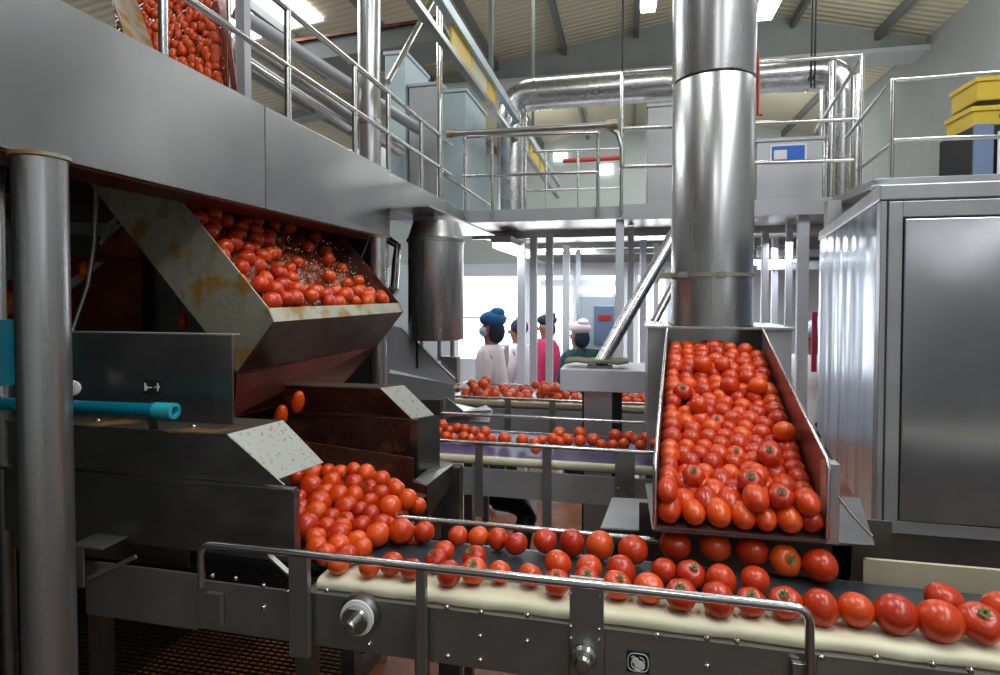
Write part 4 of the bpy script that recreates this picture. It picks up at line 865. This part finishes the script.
def railing(label, tops, rails, posts, Y, r=.014, name='handrail'):
    p0_ = atY(*tops[0], Y); t = thing(name, (p0_.x, Y, MZ), label, 'railing', 'handrails')
    for (a_, b_) in rails:
        pa_, pb_ = atY(*a_, Y), atY(*b_, Y); part('rail', MB().tube([pa_, pb_], r), 'steel_tube', t)
    for (px, ya) in posts:
        pa_ = atY(px, ya, Y); part('post', MB().tube([(pa_.x, Y, MZ - .06), pa_], r), 'steel_tube', t)
    return t
RYm = EY - .03
t = railing('steel railing on mezzanine edge left of the silo with four slim posts', [(465, 137)], [((463, 137), (598, 132.5)), ((463, 176), (598, 172))], [(465, 137), (492, 136), (598, 132.5)], RYm)
part('diagonal_rail', MB().tube([atY(440, 172, 3.95), atY(492, 207, RYm + .4)], .012), 'steel_tube', t)
t = railing('taller steel railing on mezzanine edge passing behind the silo', [(622, 72)], [((622, 73), (862, 55)), ((622, 129), (856, 119)), ((622, 167), (853, 160))], [(622, 73), (862, 55)], RYm - .02)
part('return_rail', MB().tube([atY(862, 56, RYm - .02), atY(815, 132, 5.4)], .012), 'steel_tube', t)
t = railing('steel railing on the right catwalk above the cabinet', [(893, 80)], [((893, 80), (1060, 69)), ((893, 140), (1060, 135))], [(893, 80), (1055, 70)], 3.74, .013)
part('return_rail', MB().tube([atY(893, 80, 3.74), atY(846, 138, 4.6)], .012), 'steel_tube', t)
part('return_rail', MB().tube([atY(893, 143, 3.74), atY(858, 170, 4.5)], .012), 'steel_tube', t)
# horizontal process pipe over left railing
t = thing('process_pipe', atY(451, 133, 4.3), 'thin brownish process pipe with coupling above left mezzanine railing', 'pipe')
part('pipe', MB().tube([atY(449, 134, 4.3), atY(610, 125, 4.3)], .022, 16), 'steel_frame', t)
part('coupling', MB().tube([atY(606, 125, 4.3), atY(618, 124, 4.3)], .034, 16), 'steel_stained', t)
part('coupling', MB().tube([atY(447, 134, 4.3), atY(454, 133.6, 4.3)], .03, 16), 'steel_stained', t)
part('bend', MB().tube([atY(610, 128, 4.32), atY(618, 134, 4.32), atY(622, 148, 4.32), atY(622, 165, 4.32)], .018, 10), 'steel_frame', t)
# inner rails on the mezzanine further back
t = thing('handrail', atY(540, 190, 6.4), 'thin rear railing on the mezzanine left of the silo, behind the front one', 'railing', 'handrails')
for y1_, y2_ in ((153, 149), (192, 188)): part('rail', MB().tube([atY(500, y1_, 6.4), atY(622, y2_, 6.4)], .014, 10), 'steel_tube', t)
for px in (524, 578, 546): part('post', MB().tube([(atY(px, 190, 6.4).x, 6.4, MZ), atY(px, 151, 6.4)], .014, 10), 'steel_tube', t)
single('red_pipe', MB().tube([atY(563, 161, 8.0), atY(620, 158, 8.0)], .03, 10), 'red', 'thin red pipe behind the mezzanine railing', 'pipe')

# big round overhead pipe with two elbows
PYp = 5.6; pr = .145
a, b = atY(512, 96, PYp), atY(843, 72, PYp); zp = (a.z + b.z) / 2
t = thing('ventilation_pipe', (a.x, PYp, MZ), 'fat shiny pipe bending down at both ends over the mezzanine', 'pipe')
pp = [Vector((a.x, PYp, MZ))] + arc((a.x, PYp, zp), (a.x, PYp, MZ), (b.x, PYp, zp), .22) + arc((b.x, PYp, zp), (a.x, PYp, zp), (b.x, PYp, MZ), .26) + [Vector((b.x, PYp, MZ))]
part('pipe', MB().tube(pp, pr, 36), 'steel_pipe', t)
for q in (pp[1], pp[9], pp[10], pp[18]):
    pass
part('flange_ring', MB().tube([pp[9] + Vector((.0, 0, 0)), pp[9] + Vector((.025, 0, 0))], pr + .006, 36), 'steel_tube', t)
part('flange_ring', MB().tube([pp[10] - Vector((.025, 0, 0)), pp[10]], pr + .006, 36), 'steel_tube', t)
part('flange_ring', MB().tube([pp[1] - Vector((0, 0, .025)), pp[1]], pr + .006, 36), 'steel_tube', t)
for i_, (px, w_) in enumerate(((831, .03), (856, .045), (821, .018))):
    x = atY(px, 150, 5.3).x; single('riser_pipe', MB().tube([(x, 5.3, MZ), (x, 5.3, atY(px, 62 + i_ * 14, 5.3).z)], w_, 16), 'steel_tube', ['medium riser pipe just left of the right pipe elbow', 'riser pipe at the right of the fat pipe elbow', 'thinnest riser pipe beside the labelled steel box'][i_], 'pipe', 'riser pipes')
for i_, (px, yb) in enumerate(((622.5, 72), (811, 88), (814.5, 88))):
    Yw = 5.45 if i_ else 4.5
    single('ceiling_wire', MB().tube([atY(px, yb, Yw), (atY(px, yb, Yw).x, Yw, roofz(.5) - .1)], .008, 6), 'black', ['black wire dropping from roof left of the silo', 'left one of two black wires holding the fat pipe', 'right one of two black wires holding the fat pipe'][i_], 'wire', 'hanging wires')

# steel boxes on the mezzanine
def boxunit(px0, px1, py0, Y, D_, mt, label, name='machine_box', lid=True, z0=None):
    a_ = atY(px0, py0, Y); b_ = atY(px1, py0, Y); z0 = z0 or MZ
    t = thing(name, (a_.x, Y, z0), label, 'machine box', 'boxes on the mezzanine')
    part('body', MB().box((a_.x, Y, z0), (b_.x, Y + D_, a_.z - .03)), mt, t, .004)
    part('lid', MB().box((a_.x - .012, Y - .012, a_.z - .03), (b_.x + .012, Y + D_ + .01, a_.z)), mt, t, .004)
    return t
t = boxunit(757, 823, 139, 5.0, .5, 'panel_grey', 'grey steel box with blue label right of the silo')
a = atY(788, 153.5, 4.995); lb_ = part('label', MB().box((a.x - .12, 4.99, a.z - .06), (a.x + .12, 4.998, a.z + .06)), 'blue', t, label='blue label with white patch')
part('label_patch', MB().box((a.x - .105, 4.986, a.z - .045), (a.x - .01, 4.9895, a.z + .028)), 'white', lb_)
part('label_border', MB().box((a.x - .135, 4.9905, a.z - .075), (a.x + .135, 4.9985, a.z + .075)), 'white', lb_)
boxunit(648, 752, 104, 5.15, .5, 'panel_grey', 'plain grey steel box seen just left of the silo')
boxunit(385, 405, 52, 4.7, .6, 'panel_blue', 'narrow pale blue box behind the left vertical duct')
boxunit(409, 440, 84, 4.75, .7, 'panel_grey', 'grey tall box behind the tall thin post')
boxunit(441, 466, 90, 4.8, .7, 'panel_blue', 'pale blue tall box beside the mezzanine left corner')
# overhead panel run with yellow panels
OX = -1.05
t = thing('overhead_gantry', (OX, 3, atX(500, 105, OX).z), 'overhead gantry with pale blue beam and yellow panels going back under the roof', 'gantry')
zu = atX(470, 45, OX).z; zlw = atX(470, 74, OX).z
part('upper_beam', MB().bar((OX, 2.2, zu), (OX, 8.9, zu), .05, .07), 'panel_blue', t, .004)
part('lower_beam', MB().bar((OX - .02, 2.2, zlw), (OX - .02, 8.9, zlw), .05, .04), 'steel_frame', t, .004)
for px0, px1, mt in ((453, 472, 'yellow'), (473, 488, 'pale_yellow'), (489, 496, 'yellow'), (522, 529, 'pale_yellow'), (531, 540, 'yellow'), (541, 548, 'yellow')):
    y0_, y1_ = atX(px0, 60, OX).y, atX(px1, 60, OX).y; part('panel', MB().box((OX - .02, y0_, zlw + .02), (OX - .005, y1_, zu - .035)), mt, t)
for y_ in (2.6, 4.4, 6.4): part('hanger', MB().bar((OX, y_, zu + .03), (OX, y_, roofz(OX) - .05), .03, .03), 'purlin', t)
# dark duct and pipes at upper left, seen between the rails
t = thing('dark_duct', atY(360, 35, 5.4), 'dark flat duct box under the roof at upper left', 'duct')
part('duct_body', MB().plate([atY(290, 40, 5.4), atY(440, 18, 5.4), atY(450, 38, 5.4), atY(300, 62, 5.4)], .5, (0, 1, 0)), 'purlin', t)
a = atY(360, 30, 5.6); part('duct_hanger', MB().bar((a.x, 5.6, a.z), (a.x, 5.6, roofz(a.x) - .02), .04, .04), 'purlin', t)
part('duct_flange', MB().bar(atY(288, 42, 5.38), atY(442, 18, 5.38), .03, .03), 'steel_rusty', t)
t = thing('pipe_bundle', atY(300, 100, 4.2), 'bundle of slanted steel pipes behind the left handrail', 'pipes')
for i_, (a_, b_, r_) in enumerate((((236, 12), (420, 130), .045), ((236, 40), (400, 150), .06), ((240, 58), (350, 128), .03))):
    part('pipe', MB().tube([atY(*a_, 3.1 + .12 * i_), atY(*b_, 4.6)], r_, 18), 'steel_tube' if i_ != 0 else 'panel_grey', t)
t = thing('white_column', atY(240, 40, 3.0), 'pale steel column beside upper flume behind the handrail', 'column')
a = atY(240, 60, 3.0); part('column', MB().box((a.x - .03, 3.0, MZ), (a.x + .03, 3.06, 5.0)), 'panel_grey', t)
a = atY(232, 60, 3.0); part('conduit', MB().tube([(a.x, 2.98, MZ), (a.x, 2.98, 5.0)], .014, 8), 'steel_tube', t)
single('pale_panel', MB().box((-6.2, 6.9, MZ + .1), (-3.0, 7.0, MZ + 1.2)), 'panel_grey', 'pale panel behind the slanted pipe bundle', 'partition')  # plain light grey panel standing upright behind the pipes

# hanging drum
DY = 3.3; dx = atY(436, 300, DY).x; dr = .165; dz0 = atY(432, 339, DY).z
t = thing('hanging_drum', (dx, DY, dz0), 'round stainless drum hanging under the far end of walkway', 'drum')
zt_ = atY(432, 243, DY).z
part('drum_shell', MB().lathe((dx, DY, 0), [(0, dz0), (dr * .98, dz0), (dr, dz0 + .005), (dr, zt_)], seg=48), 'steel_silo', t)
part('drum_lid', MB().lathe((dx, DY, 0), [(dr, zt_), (dr + .008, zt_), (dr + .008, zt_ + .02), (dr, zt_ + .025), (dr - .03, zt_ + .12), (0, zt_ + .12)], seg=48), 'steel_frame', t)
part('side_tube', MB().tube([(dx - dr - .0, DY + .02, dz0), (dx - dr - .0, DY + .02, zt_ + .02)], .012, 12), 'steel_tube', t)
for o_ in (-.09, 0.02, .1): part('outlet_pipe', MB().tube([(dx + o_, DY, dz0), (dx + o_, DY, dz0 - .13)], .012, 10), 'steel_tube', t)
part('outlet_block', MB().box((dx + .04, DY - .03, dz0 - .26), (dx + .14, DY + .04, dz0 - .1)), 'steel_frame', t, .004)
part('hanger_plate', MB().box((BX - .01, DY - .03, BT - .26), (dx, DY + .03, BT - .2)), 'steel', t)
# pipework left of the drum
t = thing('valve_pipe', atY(392, 280, 3.4), 'bent steel pipe with valve between the far pole and hanging drum', 'pipe')
part('pipe', MB().tube([atY(389, 240, 3.4), atY(398, 246, 3.4), atY(396, 262, 3.4), atY(394, 290, 3.4)], .025, 12), 'steel_tube', t)
part('pipe', MB().tube([atY(386, 268, 3.45), atY(386, 292, 3.45)], .015, 12), 'steel_tube', t)
part('valve', MB().tube([atY(390, 288, 3.4), atY(396, 293, 3.4)], .03, 12), 'steel_frame', t)
part('dark_plate', MB().plate([atY(338, 236, 3.0), atY(368, 240, 3.0), atY(355, 270, 3.0), atY(345, 262, 3.0)], .02), 'black', t)

# tray with rag, diagonal pipe
TY2 = 2.75
t = thing('support_trough', atY(605, 394, TY2), 'plain pale steel trough box left of the silo chute with rag on top', 'trough')
a, b = atY(560, 369, TY2), atY(652, 394, TY2)
part('trough_body', MB().box((a.x, TY2, b.z), (b.x, TY2 + .35, a.z)), 'post_paint', t, .003)
for x0_, x1_, mt in ((584, 612, 'steel'), (582, 585, 'black'), (612, 622, 'black')):
    c0_, c1_ = atY(x0_, 400, TY2 + .05), atY(x1_, 400, TY2 + .05); part('column_panel', MB().box((c0_.x, TY2 + .05 + (.01 if mt == 'black' else 0), 0), (c1_.x, TY2 + .07, b.z)), mt, t)
ra = atY(597, 364, TY2 + .1); rg = MB(); 
for i_ in range(7):
    for j_ in range(5): rg.v.append(Vector((ra.x - .15 + i_ * .05, TY2 + .04 + j_ * .04, a.z + .008 + .012 * abs(math.sin(i_ * 1.3 + j_)) + .01)))
rg.f = [[i_ * 5 + j_, (i_ + 1) * 5 + j_, (i_ + 1) * 5 + j_ + 1, i_ * 5 + j_ + 1] for i_ in range(6) for j_ in range(4)]; rg.sm = [True] * 24
ro = single('cloth_rag', rg, 'olive', 'crumpled olive rag lying on the pale trough box', 'rag'); so_ = ro.modifiers.new('thick', 'SOLIDIFY'); so_.thickness = .012
d0, d1 = atY(600, 364, TY2 + .12), atY(679, 226, TY2 + .55)
t = thing('diagonal_pipe', d0, 'thick diagonal steel pipe leaning against the left side of silo', 'pipe', 'diagonal braces')
part('pipe', MB().tube([d0, d1], .034, 24), 'steel_pipe', t)
part('foot_plate', MB().box((d0.x - .06, d0.y - .05, a.z), (d0.x + .06, d0.y + .05, a.z + .012)), 'steel_frame', t)
single('diagonal_pipe', MB().tube([atY(650, 330, 3.2), atY(680, 272, 3.4)], .022, 16), 'steel_frame', 'thinner diagonal pipe just left of the silo bottom', 'pipe', 'diagonal braces')
# background posts, lower level
for i_, (px, py0, py1, Y_, w_) in enumerate(((521, 250, 385, 5.4, .075), (533, 275, 392, 4.9, .06), (549, 280, 392, 4.9, .06), (566, 255, 360, 6.0, .07), (578, 258, 330, 6.6, .05), (643, 258, 370, 5.6, .06), (656, 260, 330, 6.0, .05), (765, 268, 330, 5.0, .05), (775, 262, 370, 5.6, .05))):
    x = atY(px, 300, Y_).x; z_ = min(atY(px, py0, Y_).z, mzb)
    single('steel_post', MB().box((x - w_ / 2, Y_, 0), (x + w_ / 2, Y_ + w_, mzb - .06)), 'post_paint', ['widest pale post right beside the white-coated worker', 'pale post, first to the right of worker pair', 'pale post left of the dark-clothed worker', 'pale post behind the dark-clothed worker', 'thin pale post above dark-clothed worker', 'pale post just left of the diagonal pipe top', 'thin pale post touching left silo edge', 'thin pale post touching right silo edge', 'pale post right of the silo in front of red object'][i_], 'post', 'posts under the mezzanine', .004)
# blue-white machine
Yb = 6.0; a, b = atY(578, 293, Yb), atY(616, 350, Yb)
t = thing('packing_machine', (a.x, Yb, 0), 'pale blue packing machine with orange display behind the workers', 'machine')
part('housing', MB().box((a.x, Yb, .3), (b.x, Yb + .6, a.z)), 'panel_blue', t, .04)
c_ = atY(604, 320, Yb); part('front_panel', MB().box((c_.x - .1, Yb - .02, c_.z - .25), (c_.x + .1, Yb - .001, c_.z + .15)), 'blue_grey', t, .01)
part('display', MB().box((c_.x - .06, Yb - .03, c_.z - .0), (c_.x + .07, Yb - .021, c_.z + .05)), 'red', t)
for x in (a.x + .05, b.x - .05): part('leg', MB().bar((x, Yb + .3, 0), (x, Yb + .3, .32), .06, .06), 'steel', t)
single('work_table', MB().box((atY(525, 380, 5.2).x, 5.1, .88), (atY(650, 380, 5.2).x, 5.4, .92)).box((atY(528, 380, 5.2).x, 5.15, 0), (atY(532, 380, 5.2).x, 5.2, .88)).box((atY(640, 380, 5.2).x, 5.15, 0), (atY(644, 380, 5.2).x, 5.2, .88)), 'panel_grey', 'pale work table behind the far conveyor', 'table')

# ------------------------------------------------------------------ people
def person(x, y, h, face, coat, label, cap=None, mask=None, arms='low', hair=None, lower='navy'):
    t = thing('person', (x, y, 0), label, 'person', 'factory workers'); s = h / 1.7
    me = bpy.data.meshes.new('body')
    J = {'pel': (0, 0, .92, .13, .10), 'wai': (0, 0, 1.08, .125, .09), 'che': (.01, 0, 1.28, .15, .105), 'nb': (.01, 0, 1.42, .06, .055), 'nt': (.02, 0, 1.49, .05, .05), 'hd': (.03, 0, 1.58, .095, .105), 'ht': (.02, 0, 1.66, .07, .07)}
    E_ = [('pel', 'wai'), ('wai', 'che'), ('che', 'nb'), ('nb', 'nt'), ('nt', 'hd'), ('hd', 'ht')]
    for sd, k_ in ((1, 'l'), (-1, 'r')):
        J['sh' + k_] = (.01, .18 * sd, 1.38, .055, .055); J['el' + k_] = (.02, .23 * sd, 1.12, .042, .042)
        if arms == 'fwd': J['wr' + k_] = (.25, .17 * sd, 1.08, .028, .03); J['ha' + k_] = (.32, .15 * sd, 1.07, .03, .018)
        else: J['wr' + k_] = (.1, .22 * sd, .9, .028, .03); J['ha' + k_] = (.13, .21 * sd, .82, .02, .035)
        J['hi' + k_] = (0, .09 * sd, .86, .09, .09); J['kn' + k_] = (.01, .1 * sd, .48, .06, .06); J['an' + k_] = (0, .1 * sd, .09, .042, .042); J['to' + k_] = (.14, .11 * sd, .04, .04, .03)
        E_ += [('che', 'sh' + k_), ('sh' + k_, 'el' + k_), ('el' + k_, 'wr' + k_), ('wr' + k_, 'ha' + k_), ('pel', 'hi' + k_), ('hi' + k_, 'kn' + k_), ('kn' + k_, 'an' + k_), ('an' + k_, 'to' + k_)]
        hx, hy, hz_ = J['ha' + k_][:3]; dx_ = .04 if arms == 'fwd' else .01; dz_ = 0 if arms == 'fwd' else -.04
        for fi in range(4):
            n = 'f%d%s' % (fi, k_); J[n] = (hx + dx_ * 1.4, hy + (fi - 1.5) * .016, hz_ + dz_ * 1.5, .009, .009); E_.append(('ha' + k_, n))
            n2 = 'g%d%s' % (fi, k_); J[n2] = (hx + dx_ * 2.2, hy + (fi - 1.5) * .016, hz_ + dz_ * 2.2 - .012, .008, .008); E_.append((n, n2))
        J['th' + k_] = (hx + .02, hy - .035 * sd, hz_ - .01, .010, .010); E_.append(('ha' + k_, 'th' + k_))
    ks = list(J); me.from_pydata([tuple(c * s for c in J[k_][:3]) for k_ in ks], [(ks.index(a_), ks.index(b_)) for a_, b_ in E_], []); me.materials.append(M['skin'])
    o = bpy.data.objects.new('body', me); C.objects.link(o); o.parent = t
    sk = o.modifiers.new('skin', 'SKIN'); sk.use_smooth_shade = True
    for v, k_ in zip(me.skin_vertices[0].data, ks): v.radius = (J[k_][3] * s, J[k_][4] * s); v.use_root = (k_ == 'pel')
    ss = o.modifiers.new('sub', 'SUBSURF'); ss.levels = 1; ss.render_levels = 1
    # coat, closed skirt to mid thigh with sleeves
    me2 = bpy.data.meshes.new('coat')
    Jc = {'a': (0, 0, .66, .21, .17), 'b': (0, 0, .92, .175, .15), 'c': (.0, 0, 1.1, .165, .13), 'd': (.01, 0, 1.3, .185, .13), 'e': (.01, 0, 1.46, .08, .075)}; Ec = [('a', 'b'), ('b', 'c'), ('c', 'd'), ('d', 'e')]
    for sd, k_ in ((1, 'l'), (-1, 'r')):
        Jc['s' + k_] = (.01, .185 * sd, 1.37, .09, .09); q1 = J['el' + k_]; q2 = J['wr' + k_]; Jc['q' + k_] = (*q1[:3], .085, .085); Jc['w' + k_] = (*q2[:3], .06, .06); Ec += [('d', 's' + k_), ('s' + k_, 'q' + k_), ('q' + k_, 'w' + k_)]
    kc = list(Jc); me2.from_pydata([tuple(c * s for c in Jc[k_][:3]) for k_ in kc], [(kc.index(a_), kc.index(b_)) for a_, b_ in Ec], []); me2.materials.append(M[coat])
    o2 = bpy.data.objects.new('coat', me2); C.objects.link(o2); o2.parent = t; sk = o2.modifiers.new('skin', 'SKIN'); sk.use_smooth_shade = True
    for v, k_ in zip(me2.skin_vertices[0].data, kc): v.radius = (Jc[k_][3] * s, Jc[k_][4] * s); v.use_root = (k_ == 'b')
    ss = o2.modifiers.new('sub', 'SUBSURF'); ss.levels = 1; ss.render_levels = 1
    me3 = bpy.data.meshes.new('trousers'); Jt = [(0, 0, .93, .12), (0, .09, .84, .105), (.01, .1, .48, .08), (0, .1, .10, .065), (0, -.09, .84, .105), (.01, -.1, .48, .08), (0, -.1, .10, .065)]
    me3.from_pydata([tuple(c * s for c in j[:3]) for j in Jt], [(0, 1), (1, 2), (2, 3), (0, 4), (4, 5), (5, 6)], []); me3.materials.append(M[lower])
    o3 = bpy.data.objects.new('trousers', me3); C.objects.link(o3); o3.parent = t; sk = o3.modifiers.new('skin', 'SKIN'); sk.use_smooth_shade = True
    for v, j in zip(me3.skin_vertices[0].data, Jt): v.radius = (j[3] * s, j[3] * s)
    def ell(name, c_, rad, mt, cut=None):
        mb = MB(); n = 12
        vs_ = []
        for i_ in range(9):
            th = PI * i_ / 8
            for k_ in range(n): ph = 2 * PI * k_ / n; vs_.append(Vector(((c_[0] + rad[0] * math.sin(th) * math.cos(ph)), (c_[1] + rad[1] * math.sin(th) * math.sin(ph)), (c_[2] + rad[2] * math.cos(th)))) * s)
        mb.add(vs_, [(i_ * n + k_, (i_ + 1) * n + k_, (i_ + 1) * n + (k_ + 1) % n, i_ * n + (k_ + 1) % n) for i_ in range(8) for k_ in range(n)], True)
        o_ = mb.build(name, mt); o_.parent = t; return o_
    if cap: ell('hair', (-.025, 0, 1.57), (.085, .09, .11), 'navy'); ell('cap', (.0, 0, 1.68), (.125, .11, .075), cap); ell('cap_peak', (-.04, 0, 1.735), (.07, .07, .05), cap)
    else: ell('hair', (-.005, 0, 1.63), (.1, .095, .1), 'navy')
    ell('mask' if mask else 'nose', (.055, 0, 1.575) if mask else (.125, 0, 1.575), (.072, .085, .058) if mask else (.015, .014, .02), mask or 'skin')
    for sd in (1, -1): ell('eye', (.108, .032 * sd, 1.60), (.01, .014, .008), 'navy')
    t.rotation_euler = (0, 0, face); return t
p = atY(493, 350, 4.95); person(p.x, p.y, 1.70, PI * .98, 'coat', 'worker in white coat, blue cap and pale mask facing left', 'cap', 'mask', 'fwd')
p = atY(519, 350, 5.9); person(p.x, p.y, 1.62, PI * .9, 'coat', 'worker in white coat with dark hair behind the widest pale post', None, None, 'low')
p = atY(580, 350, 5.8); person(p.x, p.y, 1.58, PI * .8, 'dgreen', 'worker in dark green clothes bending beside the packing machine', 'coat', None, 'low')
p = atY(547, 350, 6.6); person(p.x, p.y, 1.62, PI * 1.2, 'pink', 'worker in pink top between two pale posts', 'navy', None, 'low')
p = atY(815, 340, 5.4); person(p.x, p.y, 1.62, PI * 1.2, 'coat', 'worker in white coat half hidden left of the large cabinet', 'mask', None, 'low')
tt = single('red_strap', MB().box((atY(812, 350, 4.6).x, 4.6, atY(814, 372, 4.6).z), (atY(817, 350, 4.6).x, 4.62, atY(814, 312, 4.6).z)), 'pink', 'narrow red-pink strap hanging left of the large cabinet', 'strap')

# right catwalk: yellow crates and blue machine
Yc_ = 4.1
def crate(px0, py0, px1, py1, Y, label):
    a_, b_ = atY(px0, py1, Y), atY(px1, py0, Y); t = thing('yellow_crate', (a_.x, Y, a_.z), label, 'crate', 'yellow crates')
    w_, h_ = b_.x - a_.x, b_.z - a_.z
    part('shell', MB().box((a_.x, Y, a_.z), (a_.x + w_, Y + .3, a_.z + h_)), 'yellow', t, .008)
    part('rim', MB().box((a_.x - .01, Y - .01, a_.z + h_ - .03), (a_.x + w_ + .01, Y + .31, a_.z + h_)), 'yellow', t, .004)
    part('handle_slot', MB().box((a_.x + w_ * .35, Y - .004, a_.z + h_ * .55), (a_.x + w_ * .55, Y + .01, a_.z + h_ * .68)), 'steel_dark', t)
    return t
crate(972, 102, 1050, 134, Yc_, 'yellow plastic crate at the right edge, lower of two')
crate(977, 72, 1050, 101, Yc_ + .1, 'yellow plastic crate at the right edge, upper of two')
Yc2 = 4.0; a, b = atY(974, 125, Yc2), atY(1080, 200, Yc2)
t = thing('blue_grey_machine', (a.x, Yc2, MZ), 'blue-grey machine with glass front below the yellow crates', 'machine')
part('housing', MB().box((a.x, Yc2, MZ), (a.x + .9, Yc2 + .4, a.z)), 'black', t, .01)
for px in (982, 1030): x = atY(px, 150, Yc2).x; part('frame_post', MB().box((x - .05, Yc2 - .02, MZ), (x + .05, Yc2 - .001, a.z)), 'blue_grey', t, .003)
part('cover_panel', MB().box((atY(995, 140, Yc2).x, Yc2 - .03, MZ), (atY(1010, 140, Yc2).x, Yc2 - .021, a.z - .05)), 'white', t, .003)
# left bottom: grating and channel
t = thing('floor_grating', (-1.1, 1.3, .5), 'dark wire mesh grating low under the left end of nearest conveyor', 'grating')
gz = .78
gm = MB()
for i_ in range(72):
    x = -2.6 + i_ * .0255; gm.bar((x, 1.2, gz), (x, 2.1, gz), .004, .004)
for i_ in range(50):
    y = 1.21 + i_ * .018; gm.bar((-2.6, y, gz + .003), (-.78, y, gz + .003), .004, .004)
part('wire_mesh', gm, 'grate', t)
part('frame', MB().bar((-2.62, 1.18, gz), (-.78, 1.18, gz), .03, .04).bar((-2.62, 2.12, gz), (-.78, 2.12, gz), .03, .04).bar((-.77, 1.18, gz), (-.77, 2.12, gz), .03, .04).bar((-2.62, 1.18, gz), (-2.62, 2.12, gz), .03, .04), 'steel_dark', t)
for x, y in ((-2.6, 1.19), (-.78, 1.19), (-.78, 2.11), (-2.6, 2.11)): part('leg', MB().bar((x, y, 0), (x, y, gz), .03, .03), 'steel_dark', t)
ch = MB(); a = atY(222, 650, 1.1); 
ch.box((a.x - .05, 1.06, .7), (a.x + .03, 1.30, .80)); single('channel_stub', ch, 'steel_dark', 'dark square channel end below the left end of guard rail', 'channel', bevel=.003)
build_tomatoes(); print('tomatoes', len(specs))
